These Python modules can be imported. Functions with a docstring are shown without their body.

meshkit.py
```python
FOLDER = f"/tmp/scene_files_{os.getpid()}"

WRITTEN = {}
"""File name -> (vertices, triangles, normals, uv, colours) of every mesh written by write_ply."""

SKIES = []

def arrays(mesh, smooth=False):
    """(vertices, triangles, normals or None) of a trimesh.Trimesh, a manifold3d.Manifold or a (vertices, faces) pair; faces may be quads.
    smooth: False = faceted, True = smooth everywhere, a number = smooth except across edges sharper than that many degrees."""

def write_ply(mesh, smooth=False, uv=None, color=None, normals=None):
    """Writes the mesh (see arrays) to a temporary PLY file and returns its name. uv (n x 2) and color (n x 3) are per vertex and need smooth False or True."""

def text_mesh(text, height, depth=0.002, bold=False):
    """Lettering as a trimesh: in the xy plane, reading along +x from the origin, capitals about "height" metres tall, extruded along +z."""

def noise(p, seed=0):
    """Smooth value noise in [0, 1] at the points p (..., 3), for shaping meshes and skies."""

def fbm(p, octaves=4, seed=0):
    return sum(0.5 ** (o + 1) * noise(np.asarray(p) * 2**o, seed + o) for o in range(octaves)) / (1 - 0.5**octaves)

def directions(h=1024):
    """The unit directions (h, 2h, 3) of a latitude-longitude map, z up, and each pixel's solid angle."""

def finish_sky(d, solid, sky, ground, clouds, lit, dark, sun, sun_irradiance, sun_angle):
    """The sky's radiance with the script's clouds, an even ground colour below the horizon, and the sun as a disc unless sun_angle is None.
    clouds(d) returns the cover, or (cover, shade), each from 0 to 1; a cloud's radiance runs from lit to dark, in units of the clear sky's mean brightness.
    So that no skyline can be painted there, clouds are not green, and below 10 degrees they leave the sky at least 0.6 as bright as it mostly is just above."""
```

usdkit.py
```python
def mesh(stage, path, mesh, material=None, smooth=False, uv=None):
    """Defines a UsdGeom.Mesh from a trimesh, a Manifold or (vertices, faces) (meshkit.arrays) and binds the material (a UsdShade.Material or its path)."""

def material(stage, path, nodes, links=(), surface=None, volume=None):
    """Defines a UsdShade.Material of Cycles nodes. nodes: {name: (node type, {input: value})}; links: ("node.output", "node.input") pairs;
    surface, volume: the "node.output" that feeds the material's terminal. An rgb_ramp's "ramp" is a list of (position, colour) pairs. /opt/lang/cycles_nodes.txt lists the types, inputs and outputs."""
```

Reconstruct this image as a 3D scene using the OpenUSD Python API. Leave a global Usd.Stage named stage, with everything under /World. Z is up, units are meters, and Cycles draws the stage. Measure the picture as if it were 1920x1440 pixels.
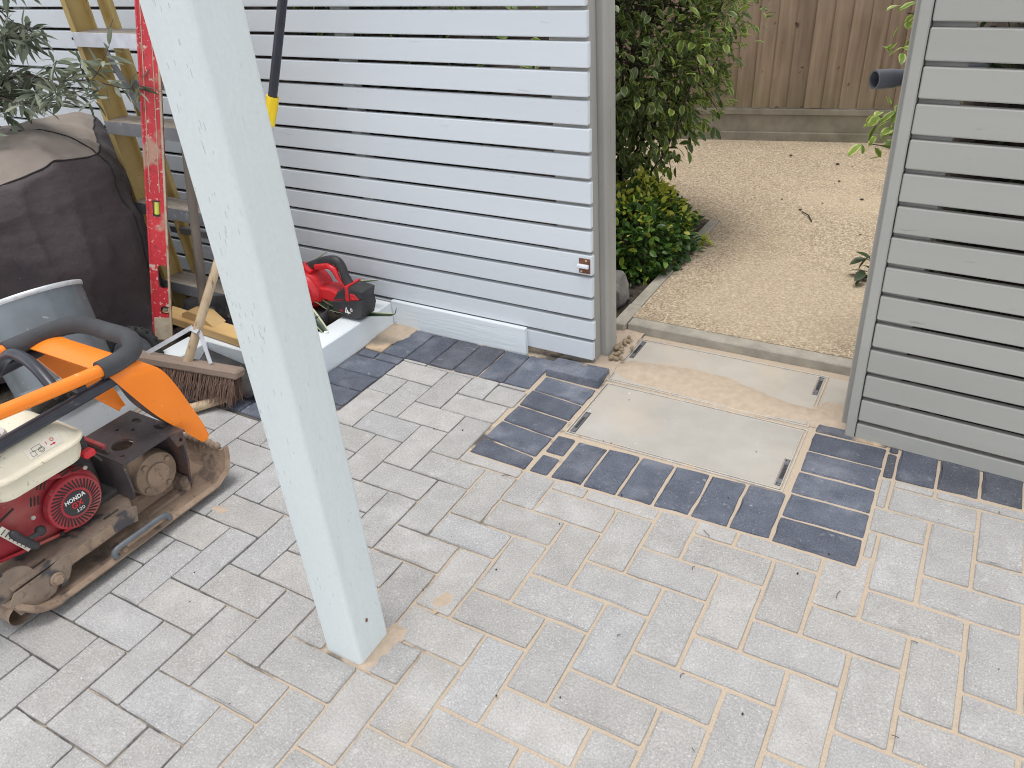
import math, random
import numpy as np, trimesh, shapely, shapely.affinity
from shapely.geometry import Polygon, Point, LineString
from shapely.ops import unary_union
import usdkit, meshkit
from pxr import Usd, UsdGeom, UsdLux, UsdShade, Gf, Sdf, Vt

stage = Usd.Stage.CreateInMemory()
UsdGeom.SetStageUpAxis(stage, UsdGeom.Tokens.z)
UsdGeom.SetStageMetersPerUnit(stage, 1.0)
World = UsdGeom.Xform.Define(stage, '/World')
UsdGeom.Scope.Define(stage, '/World/Looks')
stage.SetDefaultPrim(World.GetPrim())
rng = np.random.default_rng(7)
random.seed(7)

def sbox(x0, x1, y0, y1): return shapely.geometry.box(x0, y0, x1, y1)

# ------------------------------------------------------------------ camera
cam = UsdGeom.Camera.Define(stage, '/World/camera')
RIGHT = np.array([0.86751223, 0.49414325, -0.05696481])
DOWN = np.array([0.21811691, -0.48082547, -0.84925372])
FWD = np.array([-0.44704312, 0.724313, -0.52490297])
EYE = np.array([0.0878570, -1.2825046, 1.4014478])
m = Gf.Matrix4d(*RIGHT, 0, *(-DOWN), 0, *(-FWD), 0, *EYE, 1)
cam.AddTransformOp().Set(m)
cam.CreateHorizontalApertureAttr(36.0)
cam.CreateVerticalApertureAttr(27.0)
cam.CreateFocalLengthAttr(1443.62 * 36 / 1920)
cam.CreateClippingRangeAttr(Gf.Vec2f(0.05, 500))
cam.CreateExposureAttr(1.45)

# ------------------------------------------------------------------ sky and sun (overcast)
SUN = np.array([-0.04, -0.06, 0.99]); SUN /= np.linalg.norm(SUN)
elev, rot = math.asin(SUN[2]), math.atan2(SUN[0], SUN[1])
sky = UsdLux.DomeLight.Define(stage, '/World/sky')
sky.GetPrim().SetCustomDataByKey('kind', 'structure')
sky_mat = usdkit.material(stage, '/World/Looks/sky_look', {
    'sky': ('sky_texture', {'sky_type': 'single_scattering', 'sun_disc': False, 'sun_elevation': elev, 'sun_rotation': rot}),
    'bw': ('rgb_to_bw', {}),
    'gain': ('math', {'math_type': 'multiply', 'value2': 1.35}),
    'grey': ('combine_color', {}),
    'tint': ('mix', {'mix_type': 'multiply', 'fac': 1.0, 'color2': (0.985, 0.995, 1.03)}),
    'tc': ('texture_coordinate', {}),
    'cl': ('noise_texture', {'scale': 2.2, 'detail': 5.0, 'roughness': 0.6}),
    'rr': ('rgb_ramp', {'ramp': [(0.3, (0.80, 0.80, 0.80)), (0.65, (1, 1, 1))]}),
    'mx': ('mix', {'mix_type': 'mix'}),
    'bg': ('background_shader', {'strength': 0.11}),
}, [('sky.color', 'bw.color'), ('bw.val', 'gain.value1'), ('gain.value', 'grey.r'), ('gain.value', 'grey.g'), ('gain.value', 'grey.b'),
    ('grey.color', 'tint.color1'), ('tc.generated', 'cl.vector'), ('cl.fac', 'rr.fac'), ('rr.color', 'mx.fac'), ('sky.color', 'mx.color1'),
    ('tint.color', 'mx.color2'), ('mx.color', 'bg.color')], surface='bg.background')
UsdShade.MaterialBindingAPI.Apply(sky.GetPrim()).Bind(sky_mat)
sun = UsdLux.DistantLight.Define(stage, '/World/sun')
sun.CreateIntensityAttr(0.20); sun.CreateAngleAttr(24.0); sun.CreateNormalizeAttr(True)
sun.CreateColorAttr(Gf.Vec3f(1.0, 0.965, 0.92))
zax = SUN; xax = np.cross([0, 0, 1.0], zax); xax /= np.linalg.norm(xax); yax = np.cross(zax, xax)
sun.AddTransformOp().Set(Gf.Matrix4d(*xax, 0, *yax, 0, *zax, 0, 0, 0, 8, 1))

# ------------------------------------------------------------------ naming helpers
used = {}
def numbered(parent, name):
    k = (str(parent), name); n = used.get(k, 0); used[k] = n + 1
    return name if n == 0 else '%s_%03d' % (name, n)
BASE = {}
def put(path, mesh, mat, smooth=False, uv=None):
    top = '/'.join(path.split('/')[:3]); b = BASE.get(top)
    if b is not None:
        v, f, n = meshkit.arrays(mesh, smooth)
        v = v - b
        mm = UsdGeom.Mesh.Define(stage, path)
        mm.CreatePointsAttr(Vt.Vec3fArray.FromNumpy(v.astype(np.float32)))
        mm.CreateFaceVertexCountsAttr(Vt.IntArray.FromNumpy(np.full(len(f), 3, np.int32)))
        mm.CreateFaceVertexIndicesAttr(Vt.IntArray.FromNumpy(f.astype(np.int32).ravel()))
        mm.CreateSubdivisionSchemeAttr('none')
        if n is not None:
            mm.CreateNormalsAttr(Vt.Vec3fArray.FromNumpy(n.astype(np.float32))); mm.SetNormalsInterpolation('vertex')
        if uv is not None:
            UsdGeom.PrimvarsAPI(mm).CreatePrimvar('st', Sdf.ValueTypeNames.TexCoord2fArray, 'vertex').Set(Vt.Vec2fArray.FromNumpy(np.asarray(uv, np.float32)))
        UsdShade.MaterialBindingAPI.Apply(mm.GetPrim()).Bind(mat)
        return mm
    return usdkit.mesh(stage, path, mesh, mat, smooth=smooth, uv=uv)
def setdata(prim, **kw):
    for k, v in kw.items():
        if v: prim.SetCustomDataByKey(k, v)
def thing(name, label=None, category=None, base=(0, 0, 0), group=None, kind=None):
    path = '/World/' + numbered('/World', name)
    x = UsdGeom.Xform.Define(stage, path); x.AddTranslateOp().Set(Gf.Vec3d(*map(float, base)))
    BASE[path] = np.array(base, float)
    setdata(x.GetPrim(), label=label, category=category, group=group, kind=kind)
    return path
def part(parent, name, mesh, mat, smooth=False, uv=None, label=None, kind=None):
    path = parent + '/' + numbered(parent, name)
    p = put(path, mesh, mat, smooth, uv)
    setdata(p.GetPrim(), label=label, kind=kind)
    return path
def single(name, mesh, mat, smooth=False, uv=None, label=None, category=None, group=None, kind=None):
    path = '/World/' + numbered('/World', name)
    p = put(path, mesh, mat, smooth, uv)
    setdata(p.GetPrim(), label=label, category=category, group=group, kind=kind)
    return path

# ------------------------------------------------------------------ mesh helpers
cat = trimesh.util.concatenate
def T(v, f): return trimesh.Trimesh(np.asarray(v, float), np.asarray(f, int), process=False)
def cbox(x0, x1, y0, y1, z0, z1, c=0.002):
    c = min(c, (x1 - x0) * .45, (y1 - y0) * .45, (z1 - z0) * .45)
    pts = []
    for x, sx in ((x0, 1), (x1, -1)):
        for y, sy in ((y0, 1), (y1, -1)):
            for z, sz in ((z0, 1), (z1, -1)):
                pts += [(x, y + sy * c, z + sz * c), (x + sx * c, y, z + sz * c), (x + sx * c, y + sy * c, z)]
    return trimesh.convex.convex_hull(np.array(pts))
def obox(p0, p1, w, h, c=0.002, up=(0, 0, 1)):
    """bevelled bar from p0 to p1, w across, h along up"""
    p0, p1 = np.array(p0, float), np.array(p1, float); a = p1 - p0; L = np.linalg.norm(a); a /= L
    u = np.array(up, float); u -= a * (u @ a); u /= np.linalg.norm(u); s = np.cross(u, a)
    b = cbox(0, L, -w / 2, w / 2, -h / 2, h / 2, c)
    b.vertices = p0 + b.vertices @ np.array([a, s, u]); return b
def smoothpath(pts, n=8):
    P = np.array(pts, float); P = np.vstack([2 * P[0] - P[1], P, 2 * P[-1] - P[-2]]); out = []
    for i in range(1, len(P) - 2):
        for t in np.linspace(0, 1, n, endpoint=False):
            a, b, c, d = P[i - 1:i + 3]
            out.append(.5 * (2 * b + (c - a) * t + (2 * a - 5 * b + 4 * c - d) * t * t + (3 * b - a - 3 * c + d) * t ** 3))
    out.append(P[-2]); return np.array(out)
def tube(pts, r, n=12, cap=True):
    P = np.array(pts, float); R = np.broadcast_to(np.asarray(r, float), (len(P),))
    tg = np.gradient(P, axis=0); tg /= np.linalg.norm(tg, axis=1, keepdims=True)
    u = np.cross(tg[0], [0.3, 0.2, 1.0]); u /= np.linalg.norm(u); V = []
    th = np.linspace(0, 2 * np.pi, n, endpoint=False)
    for i in range(len(P)):
        u = u - tg[i] * (u @ tg[i]); u /= np.linalg.norm(u); w = np.cross(tg[i], u)
        V.append(P[i] + R[i] * (np.cos(th)[:, None] * u + np.sin(th)[:, None] * w))
    V = np.vstack(V); F = []
    for i in range(len(P) - 1):
        for j in range(n):
            a, b = i * n + j, i * n + (j + 1) % n
            F += [(a, b, b + n), (a, b + n, a + n)]
    if cap:
        k = len(V); V = np.vstack([V, P[0], P[-1]])
        for j in range(n):
            F += [(k, (j + 1) % n, j), (k + 1, (len(P) - 1) * n + j, (len(P) - 1) * n + (j + 1) % n)]
    return T(V, F)
def lathe(profile, origin, axis, n=40, a0=0, a1=2 * np.pi):
    """profile of (radius, height along axis)"""
    ax = np.array(axis, float); ax /= np.linalg.norm(ax)
    u = np.cross(ax, [0.12, 0.31, 1.0] if abs(ax[2]) < .9 else [1.0, 0, 0]); u /= np.linalg.norm(u); w = np.cross(ax, u)
    th = np.linspace(a0, a1, n, endpoint=abs(a1 - a0) < 6.28); m_ = len(th); V = []
    for r, h in profile:
        V.append(np.array(origin) + h * ax + r * (np.cos(th)[:, None] * u + np.sin(th)[:, None] * w))
    V = np.vstack(V); F = []
    for i in range(len(profile) - 1):
        for j in range(m_ if m_ == n and abs(a1 - a0) >= 6.28 else m_ - 1):
            a, b = i * m_ + j, i * m_ + (j + 1) % m_
            F += [(a, b, b + m_), (a, b + m_, a + m_)]
    return T(V, F)
def cyl(p0, p1, r, n=20, bevel=0.0):
    p0, p1 = np.array(p0, float), np.array(p1, float); L = np.linalg.norm(p1 - p0); b = min(bevel, L * .4)
    pr = [(1e-5, 0), (r - b, 0), (r, b), (r, L - b), (r - b, L), (1e-5, L)] if b else [(1e-5, 0), (r, 0), (r, 0), (r, L), (r, L), (1e-5, L)]
    return lathe(pr, p0, p1 - p0, n)
def grid(f, us, vs, thick=0.0):
    """surface f(u, v) -> xyz; thick > 0 gives it a back and edges"""
    U, V = np.meshgrid(us, vs, indexing='ij'); P = f(U, V); nu, nv = U.shape
    v = P.reshape(-1, 3); idx = np.arange(nu * nv).reshape(nu, nv)
    q = np.stack([idx[:-1, :-1], idx[1:, :-1], idx[1:, 1:], idx[:-1, 1:]], -1).reshape(-1, 4)
    F = np.vstack([q[:, [0, 1, 2]], q[:, [0, 2, 3]]])
    if thick:
        nrm = trimesh.Trimesh(v, F, process=False).vertex_normals
        b = v - nrm * thick; k = len(v)
        F2 = F[:, ::-1] + k
        e = np.concatenate([idx[0, :], idx[1:, -1], idx[-1, -2::-1], idx[-2:0:-1, 0]]); E_ = []
        for a, c in zip(e, np.roll(e, -1)): E_ += [(a, a + k, c + k), (a, c + k, c)]
        v = np.vstack([v, b]); F = np.vstack([F, F2, E_])
        t = T(v, F); t.fix_normals(); return t
    return T(v, F)
def earc(poly):
    vs, fs = trimesh.creation.triangulate_polygon(poly, engine='earcut'); return np.array(vs), np.array(fs)
def prism(poly, z0, z1): 
    p = trimesh.creation.extrude_polygon(poly, z1 - z0, engine='earcut'); p.apply_translation([0, 0, z0]); return p
def place(mesh, origin, X, Y, Z):
    """mesh built in local xyz, set on the frame X, Y, Z at origin"""
    mesh = mesh.copy(); v = np.asarray(mesh.vertices); mesh.vertices = np.array(origin) + v @ np.array([X, Y, Z], float); return mesh
def ring_prism(xy, ztop, zbot, c=0.004, tilt=(0, 0), cz=None):
    """closed outline (n x 2, convex or nearly) as a stone with a chamfered top edge"""
    xy = np.asarray(xy, float); n = len(xy); ctr = xy.mean(0)
    d1 = xy - np.roll(xy, 1, 0); d2 = np.roll(xy, -1, 0) - xy
    d1 /= np.linalg.norm(d1, axis=1, keepdims=True) + 1e-12; d2 /= np.linalg.norm(d2, axis=1, keepdims=True) + 1e-12
    nn = np.stack([-(d1 + d2)[:, 1], (d1 + d2)[:, 0]], 1); nn /= np.linalg.norm(nn, axis=1, keepdims=True) + 1e-12
    inner = xy + nn * c; mid = xy + nn * c * .35
    zt = lambda p: ztop + (p - ctr) @ np.array(tilt)
    cz = c if cz is None else cz
    V = np.vstack([np.c_[xy, np.full(n, zbot)], np.c_[xy, zt(xy) - cz], np.c_[mid, zt(mid) - cz * .3], np.c_[inner, zt(inner)]])
    F = []
    for r in range(3):
        for j in range(n):
            a, b = r * n + j, r * n + (j + 1) % n
            F += [(a, b, b + n), (a, b + n, a + n)]
    _, cap = earc(Polygon(inner)) if Polygon(inner).is_valid else (None, [(0, j, j + 1) for j in range(1, n - 1)])
    vs = earc(Polygon(inner))[0] if Polygon(inner).is_valid else inner
    if len(vs) == n:
        order = [int(np.argmin(((inner - q) ** 2).sum(1))) for q in vs]
        for a, b, c_ in cap:
            a, b, c_ = order[a], order[b], order[c_]
            if np.cross(inner[b] - inner[a], inner[c_] - inner[a]) < 0: b, c_ = c_, b
            F.append((3 * n + a, 3 * n + b, 3 * n + c_))
    else:
        for j in range(1, n - 1): F.append((3 * n, 3 * n + j, 3 * n + j + 1))
    return T(V, F)
def rounded(poly, r=0.004, q=2):
    p = poly.buffer(-r, join_style=2).buffer(r, quad_segs=q)
    if p.geom_type == 'MultiPolygon': p = max(p.geoms, key=lambda g: g.area)
    if p.is_empty or p.geom_type != 'Polygon': return None
    p = shapely.geometry.polygon.orient(p, 1.0)
    xy = np.array(p.exterior.coords)[:-1]
    keep = np.linalg.norm(xy - np.roll(xy, 1, 0), axis=1) > 2e-4
    return xy[keep]
def weathered(xy, rg, step=.028, amp=.0006, chip=.25):
    out = []
    for a, b in zip(xy, np.roll(xy, -1, 0)):
        n = max(1, int(np.linalg.norm(b - a) / step)); out += [a + (b - a) * k / n for k in range(n)]
    out = np.array(out); c = out.mean(0)
    j = rg.normal(0, amp, len(out)); hit = rg.random(len(out)) < .04 * chip * 4; j[hit] -= rg.uniform(.0008, .0022, hit.sum())
    d = out - c; d /= np.linalg.norm(d, axis=1, keepdims=True) + 1e-9
    return out + d * j[:, None]
def sphere(c, r, sub=2, sc=(1, 1, 1)):
    s = trimesh.creation.icosphere(subdivisions=sub, radius=1.0); s.vertices = np.array(c) + np.asarray(s.vertices) * r * np.array(sc); return s

# ------------------------------------------------------------------ materials
def M(name, cols, scale=8.0, detail=4.0, rough=0.6, bump=0.0, bscale=120.0, bdist=0.002, spots=(), vary=0.0, metallic=0.0, stretch=(1, 1, 1),
      spec=0.5, coat=0.0, roughvar=0.0, coord='position', hue=0.0, nrough=0.55, bdetail=4.0, grain=None, patch=None):
    """cols: ramp stops of a noise; spots: (scale, low, high, colour, strength) thresholded noises laid over it; vary: brightness by object"""
    N = {'p': ('principled_bsdf', {'roughness': rough, 'metallic': metallic, 'specular_ior_level': spec, 'coat_weight': coat}),
         'g': ('geometry', {}) if coord == 'position' else ('texture_coordinate', {}),
         'mp': ('mapping', {'scale': stretch}),
         'n': ('noise_texture', {'scale': scale, 'detail': detail, 'roughness': nrough}), 'r': ('rgb_ramp', {'ramp': cols})}
    L = [('g.position' if coord == 'position' else 'g.object', 'mp.vector'), ('mp.vector', 'n.vector'), ('n.fac', 'r.fac')]
    out = 'r.color'
    for i, (s, lo, hi, col, st) in enumerate(spots):
        N['sn%d' % i] = ('noise_texture', {'scale': s, 'detail': 3.0, 'roughness': .6})
        N['sr%d' % i] = ('map_range', {'from_min': lo, 'from_max': hi, 'to_min': 0.0, 'to_max': st, 'clamp': True})
        N['sm%d' % i] = ('mix', {'mix_type': 'mix', 'color2': col})
        N['so%d' % i] = ('mapping', {'location': (3.1 * i + 1.7, 5.3 * i, 2.9 * i), 'scale': stretch})
        L += [('g.position' if coord == 'position' else 'g.object', 'so%d.vector' % i), ('so%d.vector' % i, 'sn%d.vector' % i), ('sn%d.fac' % i, 'sr%d.value' % i),
              ('sr%d.result' % i, 'sm%d.fac' % i), (out, 'sm%d.color1' % i)]
        out = 'sm%d.color' % i
    if patch:
        cx, cy, rx_, ry_, pc_, ps_ = patch
        N['pm'] = ('mapping', {'location': (-cx / rx_, -cy / ry_, 0), 'scale': (1 / rx_, 1 / ry_, 0)}); N['pg'] = ('gradient_texture', {'gradient_type': 'spherical'}); N['pn'] = ('noise_texture', {'scale': 6.0, 'detail': 5.0}); N['pa'] = ('math', {'math_type': 'add'})
        N['pr'] = ('map_range', {'from_min': .62, 'from_max': 1.0, 'to_min': 0.0, 'to_max': ps_, 'clamp': True}); N['px'] = ('mix', {'mix_type': 'mix', 'color2': pc_})
        L += [('g.position', 'pm.vector'), ('pm.vector', 'pg.vector'), ('g.position', 'pn.vector'), ('pg.fac', 'pa.value1'), ('pn.fac', 'pa.value2'), ('pa.value', 'pr.value'), ('pr.result', 'px.fac'), (out, 'px.color1')]; out = 'px.color'
    if grain:
        N['gn'] = ('noise_texture', {'scale': grain[0], 'detail': 5.0, 'roughness': .75}); N['gr'] = ('map_range', {'from_min': .32, 'from_max': .68, 'to_min': grain[1], 'to_max': grain[2], 'clamp': True}); N['gh'] = ('hsv', {'hue': .5, 'saturation': 1.0, 'fac': 1.0})
        L += [('g.position' if coord == 'position' else 'g.object', 'gn.vector'), ('gn.fac', 'gr.value'), ('gr.result', 'gh.value'), (out, 'gh.color')]; out = 'gh.color'
    if vary or hue:
        N['oi'] = ('object_info', {})
        N['vr'] = ('map_range', {'from_min': 0.0, 'from_max': 1.0, 'to_min': 1 - vary, 'to_max': 1 + vary})
        N['hs'] = ('hsv', {'hue': 0.5, 'saturation': 1.0, 'fac': 1.0})
        L += [('oi.random', 'vr.value'), ('vr.result', 'hs.value'), (out, 'hs.color')]
        out = 'hs.color'
    L.append((out, 'p.base_color'))
    if bump:
        N['bn'] = ('noise_texture', {'scale': bscale, 'detail': bdetail, 'roughness': .6}); N['b'] = ('bump', {'strength': bump, 'distance': bdist})
        L += [('mp.vector', 'bn.vector'), ('bn.fac', 'b.height'), ('b.normal', 'p.normal')]
    if roughvar:
        N['rm'] = ('map_range', {'from_min': .3, 'from_max': .7, 'to_min': rough - roughvar, 'to_max': rough + roughvar, 'clamp': True})
        L += [('n.fac', 'rm.value'), ('rm.result', 'p.roughness')]
    return usdkit.material(stage, '/World/Looks/' + name, N, L, surface='p.BSDF')

def block_mat(name, a, b, white=.5, vary=.035):
    return M(name, [(.25, a), (.75, b)], scale=14, detail=6, rough=.92, bump=.7, bscale=240, bdist=.002, vary=vary, spec=.2, grain=(210, .74, 1.22),
             spots=((250, .625, .665, (.74, .73, .715), white), (260, .64, .68, (.12, .117, .11), .6), (5, .56, .75, (.52, .52, .515), .4), (30, .60, .72, (.51, .505, .495), .35), (2.3, .66, .74, (.42, .34, .255), .25)))
GREY = [block_mat('block_grey', (.298, .293, .283), (.372, .366, .356)), block_mat('block_warm', (.30, .292, .279), (.374, .364, .348)),
        block_mat('block_cool', (.305, .304, .302), (.382, .381, .379), .55), block_mat('block_pale', (.308, .304, .297), (.386, .381, .373), .55),
        block_mat('block_buff', (.33, .319, .304), (.41, .396, .378), .4)]
def dark_mat(name, a, b, bloom, st):
    return M(name, [(.3, a), (.7, b)], scale=16, detail=5, rough=.8, bump=.6, bscale=200, bdist=.002, vary=.16, spec=.3, grain=(190, .72, 1.3),
             spots=((7, .50, .68, bloom, st), (230, .64, .7, (.42, .44, .48), .5), (320, .60, .68, (.025, .025, .03), .5), (26, .66, .74, (.40, .42, .46), .35)))
DARK = [dark_mat('block_charcoal', (.078, .087, .112), (.112, .124, .158), (.19, .203, .235), .7), dark_mat('block_slate', (.07, .078, .101), (.10, .111, .142), (.165, .178, .21), .65),
        dark_mat('block_ink', (.058, .062, .076), (.085, .09, .108), (.125, .133, .158), .6)]
DARK_SANDY = M('block_sandy', [(.3, (.07, .075, .09)), (.7, (.12, .125, .15))], scale=16, rough=.75, bump=.5, bscale=200, spots=((5.5, .42, .56, (.55, .40, .26), .95), (230, .64, .7, (.4, .42, .46), .5)))
SAND = M('kiln_sand', [(.3, (.38, .305, .23)), (.7, (.455, .37, .285))], scale=40, detail=6, rough=.95, bump=.35, bscale=350, bdist=.001, spec=.2,
         spots=((3.1, .50, .60, (.10, .09, .075), .0), (300, .63, .7, (.25, .18, .12), .5)))
# joints: sand where it was brushed in, dark empty joint where it was not
JOINT = usdkit.material(stage, '/World/Looks/joint_fill', {
    'g': ('geometry', {}), 'sx': ('separate_xyz', {}), 'mr': ('map_range', {'from_min': -1.55, 'from_max': -.55, 'to_min': -.115, 'to_max': .20, 'clamp': True}),
    'n': ('noise_texture', {'scale': 6.5, 'detail': 4.0, 'roughness': .6}), 'ad': ('math', {'math_type': 'add'}),
    'th': ('map_range', {'from_min': .44, 'from_max': .54, 'to_min': 0.0, 'to_max': 1.0, 'clamp': True}),
    'n2': ('noise_texture', {'scale': 250.0, 'detail': 4.0}), 'r2': ('rgb_ramp', {'ramp': [(.3, (.39, .315, .24)), (.7, (.48, .40, .31))]}),
    'mx': ('mix', {'mix_type': 'mix', 'color1': (.10, .09, .08)}), 'b': ('bump', {'strength': .7, 'distance': .002}),
    'p': ('principled_bsdf', {'roughness': .95, 'specular_ior_level': .2})},
    [('g.position', 'sx.vector'), ('sx.x', 'mr.value'), ('g.position', 'n.vector'), ('mr.result', 'ad.value1'), ('n.fac', 'ad.value2'), ('ad.value', 'th.value'),
     ('g.position', 'n2.vector'), ('n2.fac', 'r2.fac'), ('th.result', 'mx.fac'), ('r2.color', 'mx.color2'), ('mx.color', 'p.base_color'), ('n2.fac', 'b.height'), ('b.normal', 'p.normal')], surface='p.BSDF')

FENCE = M('paint_pale_blue_grey', [(.3, (.52, .555, .585)), (.7, (.57, .605, .635))], scale=3, rough=.5, bump=.22, bscale=60, bdist=.0015, stretch=(.12, 1, 1), vary=.025, spec=.4,
          spots=((60, .70, .74, (.42, .42, .42), .5),))
GATE = M('paint_olive_grey', [(.3, (.285, .286, .260)), (.7, (.325, .324, .296))], scale=4, rough=.5, bump=.22, bscale=70, bdist=.0012, stretch=(.12, 1, 1), vary=.03, spec=.45,
         spots=((50, .69, .73, (.22, .21, .19), .7), (9, .55, .8, (.34, .34, .32), .5)))
GATE_END = M('paint_aged_grey', [(.3, (.25, .243, .22)), (.7, (.32, .31, .285))], scale=14, rough=.65, bump=.3, bscale=90, bdist=.0012, stretch=(1, 1, .12), spots=((40, .66, .71, (.15, .13, .11), .6), (22, .70, .73, (.33, .18, .12), .7)))
POST = M('paint_duck_egg', [(.3, (.52, .57, .57)), (.7, (.565, .615, .62))], scale=5, rough=.5, bump=.55, bscale=75, bdist=.0022, stretch=(1, 1, .14), spec=.4,
         spots=((210, .67, .70, (.37, .415, .415), .5), (150, .68, .72, (.70, .74, .74), .4), (12, .55, .74, (.50, .55, .55), .7), (3, .5, .7, (.575, .615, .60), .5)), grain=(130, .965, 1.03))
SLEEPER = M('paint_sleeper', [(.3, (.60, .645, .665)), (.7, (.67, .715, .735))], scale=6, rough=.55, bump=.5, bscale=55, bdist=.002, stretch=(.5, .5, 1.2), spec=.4,
            spots=((70, .68, .72, (.35, .38, .4), .6), (4, .66, .74, (.6, .47, .36), .5)))
GRAINED = M('paint_rough_sawn', [(.3, (.58, .63, .655)), (.7, (.66, .71, .735))], scale=5, rough=.6, bump=.8, bscale=38, bdist=.003, stretch=(.10, 1, 1.6), spec=.35)
BATTEN = M('batten_grey', [(.3, (.20, .20, .19)), (.7, (.27, .27, .255))], scale=12, rough=.8, bump=.3)
CONC = M('edging_concrete', [(.3, (.25, .23, .19)), (.7, (.38, .35, .29))], scale=16, detail=6, rough=.92, bump=.5, bscale=170, spots=((3, .5, .7, (.25, .24, .17), .5), (130, .63, .7, (.5, .47, .4), .4)))
CONC2 = M('gravel_board_concrete', [(.3, (.12, .105, .075)), (.7, (.23, .20, .15))], scale=7, detail=6, rough=.95, bump=.4, bscale=120, spots=((2.5, .48, .7, (.13, .14, .07), .6),))
SLABC = M('infill_mortar', [(.3, (.33, .312, .28)), (.7, (.405, .385, .35))], scale=6, detail=6, rough=.95, bump=.35, bscale=220, bdist=.001, spec=.12,
          spots=((2.2, .52, .72, (.46, .39, .31), .5), (260, .66, .71, (.3, .28, .25), .4), (40, .7, .74, (.78, .78, .78), .5)))
SLABC2 = M('infill_mortar_dusty', [(.3, (.36, .33, .285)), (.7, (.44, .405, .35))], scale=6, detail=6, rough=.95, bump=.5, bscale=160, bdist=.0015, spec=.12,
           spots=((3.4, .48, .66, (.46, .385, .30), .6), (260, .66, .71, (.3, .26, .22), .4)))
STEEL = M('galv_trim', [(.3, (.42, .40, .36)), (.7, (.55, .52, .47))], scale=60, rough=.55, metallic=.35, bump=.15, spots=((20, .5, .65, (.6, .48, .36), .6),))
PLATE = M('cast_plate', [(.3, (.13, .135, .15)), (.7, (.20, .205, .22))], scale=90, rough=.5, metallic=.5, bump=.3, spots=((30, .6, .7, (.5, .42, .34), .5),))
BLACK = M('black_steel', [(.3, (.012, .012, .013)), (.7, (.022, .022, .024))], scale=30, rough=.5)
RESIN = M('resin_gravel', [(.28, (.10, .07, .047)), (.42, (.26, .20, .135)), (.56, (.42, .335, .23)), (.75, (.74, .63, .47))], scale=115, detail=3, rough=.85, patch=(-.42, 1.62, .55, .55, (.47, .38, .265), .42), bump=.8, bscale=190, bdist=.003, spec=.35,
          nrough=.7, spots=((1.1, .52, .66, (.48, .38, .25), .5), (110, .62, .67, (.66, .60, .48), .8), (105, .62, .67, (.09, .06, .045), .6)))
SOIL = M('soil_look', [(.3, (.022, .017, .012)), (.7, (.065, .05, .036))], scale=40, detail=6, rough=.95, bump=1.0, bscale=70, bdist=.01, spots=((90, .62, .68, (.25, .2, .14), .6),))
EARTH = M('ground_look', [(.3, (.10, .09, .07)), (.7, (.17, .15, .12))], scale=3, rough=.95)
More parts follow.
